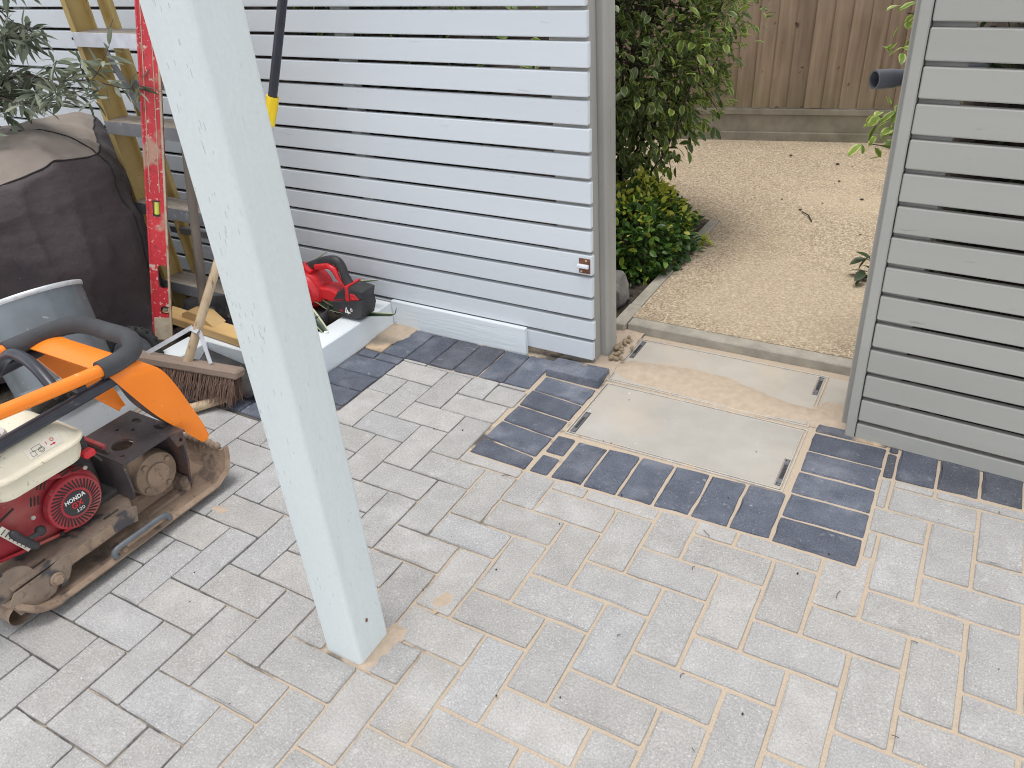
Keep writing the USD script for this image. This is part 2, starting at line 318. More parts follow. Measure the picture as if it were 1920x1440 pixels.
WOODF = usdkit.material(stage, '/World/Looks/feather_edge', {
    'g': ('geometry', {}), 'mp': ('mapping', {'scale': (1, 1, .06)}), 'n': ('noise_texture', {'scale': 30.0, 'detail': 6.0, 'roughness': .6}), 'r': ('rgb_ramp', {'ramp': [(.25, (.115, .08, .052)), (.5, (.19, .137, .092)), (.75, (.27, .20, .14))]}),
    'k': ('noise_texture', {'scale': 15.0, 'detail': 1.0, 'roughness': .4}), 'kr': ('map_range', {'from_min': .715, 'from_max': .75, 'to_min': 0, 'to_max': .85, 'clamp': True}), 'km': ('mix', {'mix_type': 'mix', 'color2': (.055, .036, .026)}),
    'w': ('noise_texture', {'scale': 3.0, 'detail': 4.0}), 'wr': ('map_range', {'from_min': .45, 'from_max': .7, 'to_min': 0, 'to_max': .55, 'clamp': True}), 'wm': ('mix', {'mix_type': 'mix', 'color2': (.27, .20, .145)}),
    'sx': ('separate_xyz', {}), 'al': ('map_range', {'from_min': .50, 'from_max': .24, 'to_min': 0, 'to_max': .6, 'clamp': True}), 'an': ('noise_texture', {'scale': 5.0, 'detail': 5.0}), 'aa': ('math', {'math_type': 'multiply'}), 'am': ('mix', {'mix_type': 'mix', 'color2': (.085, .09, .035)}),
    'oi': ('object_info', {}), 'vr': ('map_range', {'from_min': 0, 'from_max': 1, 'to_min': .82, 'to_max': 1.2}), 'hs': ('hsv', {'hue': .5, 'saturation': 1.0, 'fac': 1.0}), 'b': ('bump', {'strength': .4, 'distance': .002}),
    'p': ('principled_bsdf', {'roughness': .85, 'specular_ior_level': .25})},
    [('g.position', 'mp.vector'), ('mp.vector', 'n.vector'), ('n.fac', 'r.fac'), ('g.position', 'k.vector'), ('k.fac', 'kr.value'), ('kr.result', 'km.fac'), ('g.position', 'w.vector'), ('w.fac', 'wr.value'), ('wr.result', 'wm.fac'),
     ('r.color', 'wm.color1'), ('wm.color', 'km.color1'), ('g.position', 'sx.vector'), ('sx.z', 'al.value'), ('g.position', 'an.vector'), ('al.result', 'aa.value1'), ('an.fac', 'aa.value2'), ('aa.value', 'am.fac'), ('km.color', 'am.color1'),
     ('oi.random', 'vr.value'), ('vr.result', 'hs.value'), ('am.color', 'hs.color'), ('hs.color', 'p.base_color'), ('n.fac', 'b.height'), ('b.normal', 'p.normal')], surface='p.BSDF')
MUD = M('mud_caked', [(.3, (.175, .122, .086)), (.7, (.31, .225, .16))], scale=14, detail=6, rough=.92, bump=.7, bscale=120, bdist=.003, spots=((13, .57, .66, (.075, .055, .048), .75), (45, .62, .68, (.12, .075, .05), .6)))
DECK = M('deck_worn', [(.3, (.15, .115, .09)), (.7, (.27, .205, .152))], scale=12, detail=6, rough=.85, bump=.7, bscale=90, bdist=.003, spots=((11, .51, .58, (.035, .04, .05), .85), (60, .6, .67, (.1, .07, .05), .5)))
RUSTBLK = M('bracket_paint', [(.3, (.030, .027, .030)), (.7, (.055, .045, .045))], scale=16, detail=6, rough=.55, bump=.4, bscale=80, bdist=.002, spots=((9, .52, .66, (.10, .052, .038), .75), (70, .64, .7, (.28, .2, .15), .5)))
FRAMEBLK = M('frame_enamel', [(.3, (.018, .020, .028)), (.7, (.030, .033, .043))], scale=20, rough=.34, bump=.12, bscale=60, spots=((30, .66, .7, (.14, .13, .13), .4),))
ORANGE = M('orange_enamel', [(.3, (.80, .20, .012)), (.7, (.86, .235, .02))], scale=5, rough=.38, bump=.12, bscale=22, bdist=.003, spots=((55, .69, .72, (.85, .55, .35), .5), (75, .70, .73, (.12, .05, .02), .7)))
FOAM = M('foam_grip', [(.3, (.032, .034, .038)), (.7, (.055, .057, .062))], scale=14, rough=.8, bump=.3, bscale=240, bdist=.001)
ENGRED = M('engine_red', [(.3, (.27, .016, .026)), (.7, (.37, .028, .038))], scale=12, rough=.55, bump=.2, bscale=60, spots=((7, .48, .68, (.30, .15, .115), .6), (60, .66, .72, (.4, .25, .18), .5)))
CREAM = M('tank_cream', [(.3, (.60, .555, .43)), (.7, (.68, .63, .50))], scale=8, rough=.38, bump=.08, spots=((70, .67, .70, (.18, .15, .11), .6), (6, .62, .75, (.48, .42, .3), .5)))
CAPW = M('cap_grey', [(.3, (.50, .49, .47)), (.7, (.62, .61, .58))], scale=18, rough=.5, spots=((24, .62, .68, (.2, .19, .18), .6),))
ENGDARK = M('engine_casting', [(.3, (.03, .03, .032)), (.7, (.085, .08, .075))], scale=25, rough=.65, metallic=.3, bump=.5, bscale=60)
SLOT = M('slot_dark', [(.3, (.012, .008, .008)), (.7, (.03, .02, .018))], scale=30, rough=.8)
BOLT = M('bolt_zinc', [(.3, (.36, .33, .29)), (.7, (.5, .46, .42))], scale=60, rough=.45, metallic=.6)
LOGOB = M('logo_black', [(.3, (.015, .015, .017)), (.7, (.025, .025, .027))], scale=30, rough=.4)
WHITE = M('print_white', [(.3, (.70, .69, .66)), (.7, (.78, .77, .74))], scale=30, rough=.5)
LABEL = M('label_paper', [(.3, (.60, .56, .47)), (.7, (.68, .64, .55))], scale=30, rough=.5)
PRINTRED = M('print_red', [(.3, (.5, .015, .025)), (.7, (.58, .03, .035))], scale=30, rough=.45)
LEVELRED = M('level_red', [(.3, (.46, .022, .034)), (.7, (.54, .035, .045))], scale=8, rough=.4, bump=.1, spots=((24, .61, .66, (.62, .50, .42), .85), (90, .63, .67, (.68, .60, .53), .75), (7, .60, .68, (.40, .30, .22), .75), (40, .62, .66, (.22, .03, .035), .6)))
LEVELTAN = M('level_worn', [(.3, (.36, .29, .20)), (.7, (.52, .44, .32))], scale=30, rough=.7, bump=.3, spots=((30, .6, .68, (.45, .06, .05), .8),))
VIAL = M('vial_yellow', [(.3, (.50, .55, .06)), (.7, (.62, .66, .12))], scale=14, rough=.2, spec=.8)
FIBRE = M('fibreglass_yellow', [(.3, (.40, .285, .10)), (.7, (.49, .36, .145))], scale=10, rough=.55, bump=.12, bscale=80, spots=((8, .56, .74, (.30, .21, .08), .6), (70, .68, .72, (.12, .08, .04), .7)))
ALU = M('tread_grime', [(.3, (.27, .235, .195)), (.7, (.42, .37, .31))], scale=20, rough=.7, metallic=.15, bump=.3, stretch=(.3, 3, 1), spots=((30, .6, .68, (.55, .52, .48), .7),))
ALUF = M('tread_alloy', [(.3, (.22, .225, .24)), (.7, (.30, .305, .315))], scale=14, rough=.45, metallic=.55, spots=((22, .62, .68, (.6, .6, .62), .6),))
ALUW = M('tread_paint_splashed', [(.3, (.55, .57, .62)), (.7, (.68, .70, .74))], scale=24, rough=.55, metallic=.1)
HANDLE = M('ash_handle', [(.3, (.34, .25, .155)), (.7, (.50, .39, .26))], scale=24, detail=5, rough=.8, bump=.6, bscale=80, bdist=.002, stretch=(1, 1, .25), spots=((60, .58, .66, (.13, .09, .055), .75),))
OLDWOOD = M('weathered_handle', [(.3, (.085, .070, .058)), (.7, (.17, .14, .115))], scale=20, detail=5, rough=.85, bump=.4, stretch=(1, 1, .15), spots=((14, .62, .68, (.25, .2, .15), .6),))
STOCK = M('broom_stock', [(.3, (.17, .125, .098)), (.7, (.30, .225, .175))], scale=12, detail=6, rough=.85, bump=.5, stretch=(.15, 1, 1))
BRIS = usdkit.material(stage, '/World/Looks/bass_bristle', {'g': ('geometry', {}), 'r': ('rgb_ramp', {'ramp': [(0, (.14, .085, .062)), (.5, (.34, .22, .165)), (1, (.55, .40, .31))]}),
    'p': ('principled_bsdf', {'roughness': .7})}, [('g.random_per_island', 'r.fac'), ('r.color', 'p.base_color')], surface='p.BSDF')
PINE = M('new_timber', [(.3, (.46, .29, .115)), (.7, (.58, .39, .17))], scale=10, detail=5, rough=.7, bump=.3, stretch=(.2, 1.5, 2), vary=.08)
ZINC = M('galvanised', [(.25, (.135, .157, .17)), (.75, (.215, .238, .252))], scale=6, detail=3, rough=.38, metallic=.55, bump=.05, bscale=20, roughvar=.08, spots=((50, .68, .72, (.5, .52, .54), .6),))
ZINCRIM = M('galvanised_rim', [(.3, (.50, .52, .53)), (.7, (.66, .68, .69))], scale=40, rough=.4, metallic=.5)
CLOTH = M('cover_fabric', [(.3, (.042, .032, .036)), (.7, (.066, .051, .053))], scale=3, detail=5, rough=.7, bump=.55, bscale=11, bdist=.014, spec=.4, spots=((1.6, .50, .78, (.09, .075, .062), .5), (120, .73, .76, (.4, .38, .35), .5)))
CLOTH_SKYLIT = M('cover_fabric_skylit', [(.3, (.20, .168, .145)), (.7, (.28, .242, .21))], scale=4, detail=5, rough=.8, bump=.5, bscale=9, bdist=.012, spec=.3, spots=((2.6, .5, .68, (.27, .235, .20), .6), (120, .72, .75, (.5, .47, .42), .6)))  # cover fabric made paler: skylight on the top put into its colour
SEAM = M('cover_seam', [(.3, (.012, .010, .011)), (.7, (.022, .018, .019))], scale=30, rough=.85)
RUBBER = M('tyre_rubber', [(.3, (.018, .018, .019)), (.7, (.035, .034, .034))], scale=30, rough=.85, bump=.3)
HUBG = M('hub_plastic', [(.3, (.065, .067, .073)), (.7, (.095, .098, .105))], scale=10, rough=.5)
TOOLRED = M('tool_red', [(.3, (.48, .012, .018)), (.7, (.56, .02, .026))], scale=14, rough=.42, spots=((70, .68, .71, (.62, .3, .28), .6),))
TOOLBLK = M('tool_black', [(.3, (.016, .016, .018)), (.7, (.035, .034, .036))], scale=30, rough=.55, bump=.25, bscale=180, bdist=.001, spots=((50, .66, .7, (.16, .15, .15), .4),))
YELLOW = M('socket_yellow', [(.3, (.72, .50, .012)), (.7, (.78, .56, .02))], scale=14, rough=.4)
POLEBLK = M('pole_black', [(.3, (.012, .013, .02)), (.7, (.02, .021, .03))], scale=30, rough=.32)
SHOVEL = M('shovel_black', [(.3, (.018, .018, .02)), (.7, (.04, .038, .038))], scale=14, rough=.5, spots=((22, .6, .68, (.16, .13, .11), .5),))
BRACE = M('brace_steel', [(.3, (.45, .46, .48)), (.7, (.60, .61, .63))], scale=30, rough=.35, metallic=.6)
RUST = M('rusty_steel', [(.3, (.09, .035, .018)), (.7, (.20, .085, .045))], scale=40, rough=.85, bump=.5)
BAG = M('clear_bag', [(.3, (.42, .43, .45)), (.7, (.75, .76, .78))], scale=26, rough=.15, spec=.8, bump=.6, bscale=40, bdist=.01)
STONE = M('rock', [(.3, (.105, .098, .09)), (.7, (.21, .195, .175))], scale=12, detail=6, rough=.9, bump=.8, bscale=50, bdist=.005, spots=((90, .62, .68, (.4, .38, .34), .4),))
PEBB = usdkit.material(stage, '/World/Looks/pebbles', {'g': ('geometry', {}), 'r': ('rgb_ramp', {'ramp': [(0, (.26, .20, .13)), (.2, (.42, .34, .24)), (.6, (.55, .47, .35)), (1, (.68, .62, .52))]}),
    'p': ('principled_bsdf', {'roughness': .85})}, [('g.random_per_island', 'r.fac'), ('r.color', 'p.base_color')], surface='p.BSDF')
LITTER = usdkit.material(stage, '/World/Looks/leaf_litter', {'g': ('geometry', {}), 'r': ('rgb_ramp', {'ramp': [(0, (.03, .02, .012)), (.5, (.10, .065, .035)), (1, (.22, .15, .085))]}),
    'p': ('principled_bsdf', {'roughness': .85})}, [('g.random_per_island', 'r.fac'), ('r.color', 'p.base_color')], surface='p.BSDF')
BARK = M('twig_bark', [(.3, (.028, .020, .015)), (.7, (.065, .047, .035))], scale=30, rough=.9)
PIPE = M('pipe_grey', [(.3, (.045, .05, .06)), (.7, (.075, .08, .09))], scale=14, rough=.4)

def leaf_mat(name, inner, edge, lo=.55, hi=.8, trans=.35, rough=.42, under=None):
    """inner and edge: ramps over leaves; edge colour takes over near the margin"""
    N = {'tc': ('texture_coordinate', {}), 'sx': ('separate_xyz', {}), 'g': ('geometry', {}), 'oi': ('object_info', {}),
         'ra': ('math', {'math_type': 'add'}), 'fr': ('math', {'math_type': 'fraction'}),
         'ab': ('math', {'math_type': 'subtract', 'value2': .5}), 'ab2': ('math', {'math_type': 'absolute'}),
         'mr': ('map_range', {'from_min': lo * .5, 'from_max': hi * .5, 'to_min': 0, 'to_max': 1, 'clamp': True}),
         'ri': ('rgb_ramp', {'ramp': inner}), 're': ('rgb_ramp', {'ramp': edge}), 'mx': ('mix', {'mix_type': 'mix'}),
         'p': ('principled_bsdf', {'roughness': rough, 'specular_ior_level': .45}), 't': ('translucent_bsdf', {}), 'ms': ('mix_closure', {'fac': trans})}
    L = [('tc.UV', 'sx.vector'), ('sx.y', 'ab.value1'), ('ab.value', 'ab2.value1'), ('ab2.value', 'mr.value'), ('mr.result', 'mx.fac'),
         ('g.random_per_island', 'ra.value1'), ('oi.random', 'ra.value2'), ('ra.value', 'fr.value1'), ('fr.value', 'ri.fac'), ('fr.value', 're.fac'),
         ('ri.color', 'mx.color1'), ('re.color', 'mx.color2'), ('mx.color', 'p.base_color'), ('mx.color', 't.color'), ('p.BSDF', 'ms.closure1'), ('t.BSDF', 'ms.closure2')]
    return usdkit.material(stage, '/World/Looks/' + name, N, L, surface='ms.closure')
OLIVE = leaf_mat('olive_leaf', [(0, (.075, .095, .06)), (.6, (.16, .19, .13)), (1, (.33, .36, .27))], [(0, (.08, .10, .065)), (1, (.25, .28, .20))], trans=.25, rough=.5)
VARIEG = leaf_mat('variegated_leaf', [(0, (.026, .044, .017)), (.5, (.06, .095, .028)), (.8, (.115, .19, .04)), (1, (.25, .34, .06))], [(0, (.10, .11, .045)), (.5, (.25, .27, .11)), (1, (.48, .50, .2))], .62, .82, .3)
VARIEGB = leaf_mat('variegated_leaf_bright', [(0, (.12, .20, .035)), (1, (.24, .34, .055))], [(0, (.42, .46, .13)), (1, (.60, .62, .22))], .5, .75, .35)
EUON = leaf_mat('ground_cover_leaf', [(0, (.03, .07, .015)), (.5, (.075, .155, .025)), (.85, (.16, .28, .04)), (1, (.34, .42, .05))], [(0, (.045, .10, .018)), (.7, (.15, .26, .04)), (1, (.45, .48, .07))], .6, .85, .3)
EUONY = leaf_mat('ground_cover_gold', [(0, (.18, .30, .03)), (.5, (.33, .42, .045)), (1, (.50, .52, .07))], [(0, (.36, .42, .06)), (1, (.58, .57, .11))], .5, .8, .35)
DARKLEAF = leaf_mat('shade_leaf', [(0, (.012, .022, .010)), (.6, (.03, .05, .018)), (.93, (.06, .09, .025)), (1, (.30, .33, .08))], [(0, (.02, .03, .012)), (.85, (.07, .09, .03)), (1, (.42, .42, .14))], .6, .85, .25)
BLADE = leaf_mat('strap_leaf', [(0, (.022, .04, .024)), (1, (.04, .065, .035))], [(0, (.42, .46, .26)), (1, (.48, .5, .3))], .66, .74, .15)

# ================================================================== GROUND
single('ground', grid(lambda u, v: np.stack([u, v, np.full_like(u, -.09)], -1), np.linspace(-60, 60, 3), np.linspace(-60, 60, 3)), EARTH, kind='structure')

# ---------------- block paving
W = np.array([[-0.000547, 0.104564, 0.000375, 7.1e-05, 0.000143, 3.9e-05], [-0.000898, -0.000259, 0.103433, -3e-05, -0.000106, 5.4e-05]])
def lat(i, j):
    return W @ np.array([1, i, j, i * i, i * j, j * j], float)
Q = lambda *p: Polygon(p)
R4 = lambda x0, x1, y0, y1: Polygon([(x0, y0), (x1, y0), (x1, y1), (x0, y1)])
dark = []    # (outline, material index)
xt = [-1.677, -1.567, -1.457, -1.352, -1.245, -1.141, -1.038]
for a, b, k in zip(xt, xt[1:], (0, 1, 2, 2, 0, 0)): dark.append((R4(a, b, .648, .853), k))
dark.append((R4(-1.764, -1.679, .652, .856), 9))
dark.append((R4(-1.756, -1.677, .599, .645), 1)); dark.append((R4(-1.674, -1.563, .599, .645), 0))
ys = [.597, .490, .391, .292, .2, .112]
for a, b, k in zip(ys, ys[1:], (0, 1, 0, 1, 2)): dark.append((R4(-1.765, -1.565, b, a), k))
xs = [-1.768, -1.873, -1.978, -2.083, -2.2]
for a, b, k in zip(xs, xs[1:], (1, 1, 2, 1)): dark.append((R4(b, a, .112, .307), k))
Ly = [.752, .651, .551, .449, .345, .2585]; Ry = [.741, .632, .533, .430, .320, .252]; Lx = [-1.026, -1.025, -1.026, -1.029, -1.034, -1.037]; Rx = [-.824, -.825, -.827, -.831, -.835, -.836]
for k in range(5): dark.append((Q((Lx[k + 1], Ly[k + 1]), (Rx[k + 1], Ry[k + 1]), (Rx[k], Ry[k]), (Lx[k], Ly[k])), (0, 1, 0, 0, 1)[k]))
dark.append((R4(-.826, -.760, .356, .452), 1)); dark.append((R4(-.826, -.762, .254, .346), 1))
fx = [-.757, -.656, -.552, -.448, -.344, -.241, -.134]
for k in range(6): dark.append((Q((fx[k], .254 + .003 * k), (fx[k + 1], .257 + .003 * k), (fx[k + 1] + .001, .453 + .0037 * k), (fx[k] + .001, .450 + .0037 * k)), (1, 0, 0, 1, 1, 1)[k]))
ry = [.862, .797, .692, .586, .479, .374, .267]
for k in range(6): dark.append((R4(-.131, .076, ry[k + 1], ry[k]), (9, 1, 0, 1, 0, 1)[k]))
dark += [(R4(.077, .108, .655, .775), 2), (R4(.078, .108, .779, .81), 2)]
rx = [.108, .213, .317, .419, .523, .627, .73]
for k in range(6): dark.append((R4(rx[k], rx[k + 1], .656 + .004 * k, .86), (1, 2, 2, 1, 2, 1)[k]))
zone = unary_union([p.buffer(.006, join_style=2) for p, _ in dark]).buffer(.004, join_style=2).buffer(-.004, join_style=2)
RAISED = Q((-1.030, .757), (-.826, .752), (-.828, .858), (-1.034, .862))
zone = unary_union([zone, sbox(-.845, -.10, .44, 1.2), sbox(-3.2, -1.764, .30, 3), sbox(-3.2, -2.205, -.9, 3), sbox(-3, 1.6, .85, 3), RAISED.buffer(.01), sbox(-1.04, -.80, .74, 1.0), sbox(.07, 1.6, .652, 3)])
POSTXY = sbox(-.931, -.823, -.516, -.411)
zone_grey = unary_union([zone, POSTXY.buffer(.008, join_style=2)])
paving = thing('paving', 'herringbone grey block paving edged with charcoal blocks', None, (0, 0, 0), kind='structure')
def in_frame(xy, margin=60):
    P = np.c_[xy, np.zeros(len(xy))] - EYE; d = P @ FWD
    if (d < .15).any(): return False
    x = 960 + 1443.6 * (P @ RIGHT) / d; y = 720 + 1443.6 * (P @ DOWN) / d
    return x.max() > -margin and x.min() < 1920 + margin and y.max() > -margin and y.min() < 1440 + margin
far_blocks = []
cells = []
for k in range(-40, 40):
    for mm in range(-20, 20):
        i0, j0 = -1 + k + 2 * mm, -1 + k - 2 * mm
        cells.append((i0, j0, 2, 1)); cells.append((i0 + 2, j0 - 1, 1, 2))
rb = np.random.default_rng(21); nblk = 0
for (i0, j0, w, h) in cells:
    c = lat(i0 + w / 2, j0 + h / 2)
    if not (-3.2 < c[0] < 1.7 and -2.2 < c[1] < 1.0): continue
    if i0 > 14 or i0 < -30: continue
    # joints are tight on the left, wide on the right
    gap = np.interp(c[0], [-2.2, -1.2, -.7, .3], [.0011, .0013, .0034, .0046]) + rb.uniform(-.0003, .0006)
    g = gap / .104
    pts = [lat(i0 + g, j0 + g), lat(i0 + w - g, j0 + g), lat(i0 + w - g, j0 + h - g), lat(i0 + g, j0 + h - g)]
    p = Polygon(pts)
    if p.intersects(zone_grey):
        p = p.difference(zone_grey)
        if p.is_empty: continue
        if p.geom_type != 'Polygon': p = max(p.geoms, key=lambda q: q.area)
        if p.area < 7e-4: continue
        p = p.simplify(.0012)
        if p.geom_type != 'Polygon' or not p.is_valid: continue
    xy = rounded(p, .0045)
    if xy is None or len(xy) < 3: continue
    tilt = rb.normal(0, .0035, 2); ch = np.interp(c[0], [-2, -.8], [.0028, .0042])
    inview = in_frame(xy)
    if inview: xy = weathered(xy, rb)
    zt_ = rb.uniform(-.0012, .0012); Pq = Polygon(xy)
    blk = ring_prism(xy, zt_, -.05, ch, tilt, cz=.0036) if Pq.is_valid and Pq.area > .95 * Pq.convex_hull.area and Pq.area > .0016 else prism(Pq.buffer(0) if Pq.buffer(0).geom_type == 'Polygon' else Pq.convex_hull, -.05, zt_ - .0008)
    mat = GREY[rb.choice(5, p=[.40, .26, .06, .10, .18])]
    if inview:
        part(paving, 'paving_block', blk, mat, smooth=28); nblk += 1
    else: far_blocks.append(blk)
if far_blocks: part(paving, 'paving_beyond', cat(far_blocks), GREY[0], smooth=False, kind='stuff')
for p, k in dark:
    xy = rounded(p.buffer(-.0022 if p.centroid.x < -1.05 else -.0038, join_style=2), .0045)
    if xy is None: continue
    xy = weathered(xy, rb, amp=.0009)
    low = -.0015 if p.centroid.x < -1.1 else 0
    part(paving, 'charcoal_block', ring_prism(xy, low + rb.uniform(-.001, .0015), -.05, .005, rb.normal(0, .006, 2), cz=.004), DARK_SANDY if k == 9 else DARK[k], smooth=28)
xy = rounded(RAISED, .005)
part(paving, 'charcoal_block', ring_prism(xy, .022, -.03, .006, (.02, -.10), cz=.005), DARK[0], smooth=28, label='raised charcoal block tipped up beside the fence end')
def joint_z(u, v):
    base = np.interp(u, [-1.6, -.6], [-.0075, -.0042])
    return base + .0035 * (meshkit.fbm(np.stack([u * 9, v * 9, u * 0], -1), 3, 5) - .5)
part(paving, 'joint_sand', grid(lambda u, v: np.stack([u, v, joint_z(u, v)], -1), np.linspace(-2.35, 1.5, 190), np.linspace(-1.9, 1.2, 150)), JOINT, smooth=True)

# loose grit and twigs on the blocks
bits = []
rt = np.random.default_rng(5)
for _ in range(13):
    x, y = rt.uniform(-.9, .5), rt.uniform(-.6, .25); a = rt.uniform(0, 6.28); L = rt.uniform(.008, .03)
    p = np.array([[x, y, .0035], [x + L * .5 * np.cos(a) - .003, y + L * .5 * np.sin(a), .005], [x + L * np.cos(a), y + L * np.sin(a), .0035]])
    bits.append(tube(p, .0007, 5))
for _ in range(32):
    x, y = rt.uniform(-1.4, .5), rt.uniform(-.8, .8); bits.append(sphere((x, y, .003), rt.uniform(.001, .003), 0, (1, 1.3, .7)))
single('debris', cat(bits), LITTER, label='scattered twigs and grit specks on the grey block paving', category='debris', kind='stuff')

def blob(f, x0, x1, y0, y1, n=90, lo=.0002, off=0.0):
    xs_, ys_ = np.linspace(x0, x1, n), np.linspace(y0, y1, int(n * (y1 - y0) / (x1 - x0)) + 2)
    X, Y = np.meshgrid(xs_, ys_, indexing='ij'); H = f(X, Y) + off; g_ = grid(lambda u, v: np.stack([u, v, np.maximum(f(u, v) + off, -.004)], -1), xs_, ys_)
    z = np.asarray(g_.vertices)[:, 2]; keep = (z[g_.faces] > -.0035).any(1)
    t = T(g_.vertices, g_.faces[keep]); t.remove_unreferenced_vertices(); return t
def stain(cx, cy, rx_, ry_, label, sd):
    f = lambda x, y: .0024 + .0030 * (meshkit.fbm(np.stack([x * 60, y * 60, x * 0 + sd], -1), 4, sd) - .52) - .0042 * np.clip(np.hypot((x - cx) / rx_, (y - cy) / ry_), 0, 2)
    xs_, ys_ = np.linspace(cx - rx_ * 1.2, cx + rx_ * 1.2, 40), np.linspace(cy - ry_ * 1.2, cy + ry_ * 1.2, 40)
    g_ = grid(lambda u, v: np.stack([u, v, f(u, v)], -1), xs_, ys_); z = np.asarray(g_.vertices)[:, 2]; t = T(g_.vertices, g_.faces[(z[g_.faces] > -.0004).any(1)]); t.remove_unreferenced_vertices()
    single('sand', t, SAND, smooth=True, label=label, category='sand', kind='stuff')
stain(-0.769, -0.276, .045, .05, 'brown sandy smear on a paving block right of the post', 4)
stain(-1.525, -0.280, .05, .03, 'small orange sand smudge on the paving beside the compactor nose', 6)

def foot_h(x, y): return .0045 + .007 * (meshkit.fbm(np.stack([x * 40, y * 40, x * 0], -1), 3, 3) - .5) - .35 * np.clip(np.maximum(np.abs(x + .815) - .008, np.abs(y + .455) - .055), 0, 1) - .06 * np.clip(-.46 - y, 0, 1)
single('sand', blob(foot_h, -.845, -.785, -.56, -.37, 40), SAND, smooth=True, label='orange sand swept against the right foot of the white timber post', category='sand', kind='stuff')

# ---------------- manhole covers
def plate_with_marks(parent, x0, x1, y0, y1, z, rows=2):
    pl = part(parent, 'lettered_plate', cbox(x0, x1, y0, y1, z - .004, z + .0012, .0008), PLATE)
    w = (x1 - x0); L = y1 - y0; r = np.random.default_rng(int(abs(x0) * 1000)); mk = []
    for k in range(rows):
        cx = x0 + w * (.36 + .3 * k); y = y0 + L * .24
        while y < y1 - L * .24:
            s = r.uniform(.0028, .0055); mk.append(cbox(cx - .0026, cx + .0026, y, y + s, z + .001, z + .0019, .0003)); y += s + r.uniform(.0012, .0022)
    for cx in (x0 + w * .2, x1 - w * .2):
        for cy in (y0 + .006, y1 - .006): mk.append(cyl((cx, cy, z + .001), (cx, cy, z + .0018), .0022, 8))
    path = pl + '/' + numbered(pl, 'lettering'); p = put(path, cat(mk), BLACK); setdata(p.GetPrim(), kind='stuff')
def manhole(x0, x1, y0, y1, label, mat, plates, base):
    t = thing('manhole_cover', label, 'manhole cover', base, group='recessed manhole covers in the gateway')
    fr = .004
    for a in ((x0, x1, y0, y0 + fr), (x0, x1, y1 - fr, y1), (x0, x0 + fr, y0 + fr, y1 - fr), (x1 - fr, x1, y0 + fr, y1 - fr)):
        part(t, 'frame_edge', cbox(a[0], a[1], a[2], a[3], -.06, .001, .0006), STEEL)
    g = fr + .005
    for a in ((x0 + g, x1 - g, y0 + g, y0 + g + .003), (x0 + g, x1 - g, y1 - g - .003, y1 - g), (x0 + g, x0 + g + .003, y0 + g + .003, y1 - g - .003), (x1 - g - .003, x1 - g, y0 + g + .003, y1 - g - .003)):
        part(t, 'tray_edge', cbox(a[0], a[1], a[2], a[3], -.05, .0005, .0006), STEEL)
    holes = unary_union([sbox(p[0] - .003, p[1] + .003, p[2] - .003, p[3] + .003) for p in plates])
    body = sbox(x0 + g + .003, x1 - g - .003, y0 + g + .003, y1 - g - .003).difference(holes)
    if body.geom_type == 'MultiPolygon': body = max(body.geoms, key=lambda q: q.area)
    part(t, 'infill_slab', prism(body, -.04, -.0012), mat)
    for p in plates: plate_with_marks(t, *p, -.001)
    part(t, 'joint_fill', cbox(x0 + .003, x1 - .003, y0 + .003, y1 - .003, -.06, -.006, .001), SAND)
manhole(-.813, -.148, .470, .796, 'front recessed manhole cover with pale mortar infill, beside the charcoal block row', SLABC,
        [(-.800, -.785, .478, .602), (-.174, -.158, .496, .622)], (-.48, .63, 0))
manhole(-.822, -.150, .812, 1.135, 'rear recessed manhole cover half buried under spilled sand, against the concrete edging', SLABC2,
        [(-.812, -.796, .990, 1.118), (-.178, -.160, 1.006, 1.124)], (-.48, .97, 0))
single('threshold_slab', cbox(-.146, -.055, .87, 1.135, -.05, -.0016, .002), SLABC2, label='narrow strip of dusty mortar between rear manhole cover and gate foot', category='slab')

# ---------------- loose sand
def sand_h(x, y):
    n = meshkit.fbm(np.stack([x * 5.5, y * 5.5, x * 0 + 2], -1), 4, 3)
    top = .965 + .03 * np.sin(x * 9) - .06 * (x + .5); bot = .845 - .055 * np.clip((x + .8) / .7, 0, 1) * 0 + .03 * np.sin(x * 6 + 1)
    ridge = np.clip(1 - np.abs((y - (top + bot) / 2) / ((top - bot) / 2)) ** 2, -1, 1)
    side = np.clip((x + .815) / .05, -1, 1) * np.clip((-.09 - x) / .05, -1, 1)
    return .0075 * ridge + .010 * (n - .5) + np.where(side < .6, -.012 * (.6 - side), 0) 
single('sand', blob(sand_h, -.88, -.05, .78, 1.12, 130), SAND, smooth=True, label='spilled pale kiln sand lying across the rear manhole cover', category='sand', kind='stuff')
def pad_h(x, y):
    n = meshkit.fbm(np.stack([x * 14, y * 14, x * 0 + 7], -1), 4, 9)
    return .004 + .02 * (n - .45) - .25 * np.clip(np.maximum(np.abs(x + .875) - .04, np.abs(y - 1.0) - .16), 0, 1)
single('sand', blob(pad_h, -.98, -.822, .80, 1.2, 60), SAND, smooth=True, label='heap of damp sand at the foot of the gate post left of the manhole covers', category='sand', kind='stuff')
def corner_h(x, y):
    n = meshkit.fbm(np.stack([x * 12, y * 12, x * 0 + 4], -1), 3, 2)
    return .003 + .014 * (n - .48) - .12 * np.clip(np.abs((x + 1.745) * 1.0 - (y - .81) * -.0) - .035, 0, 1) - .1 * np.clip(.76 - y, 0, 1)
single('sand', blob(corner_h, -1.80, -1.64, .60, .865, 50), SAND, smooth=True, label='little drift of sand in the corner where sleeper meets fence board', category='sand', kind='stuff')
def gate_h(x, y): return .006 - .16 * np.clip(np.hypot((x + .085) * .8, y - .90) - .03, 0, 1) + .006 * (meshkit.fbm(np.stack([x * 20, y * 20, x * 0], -1), 3, 4) - .5)
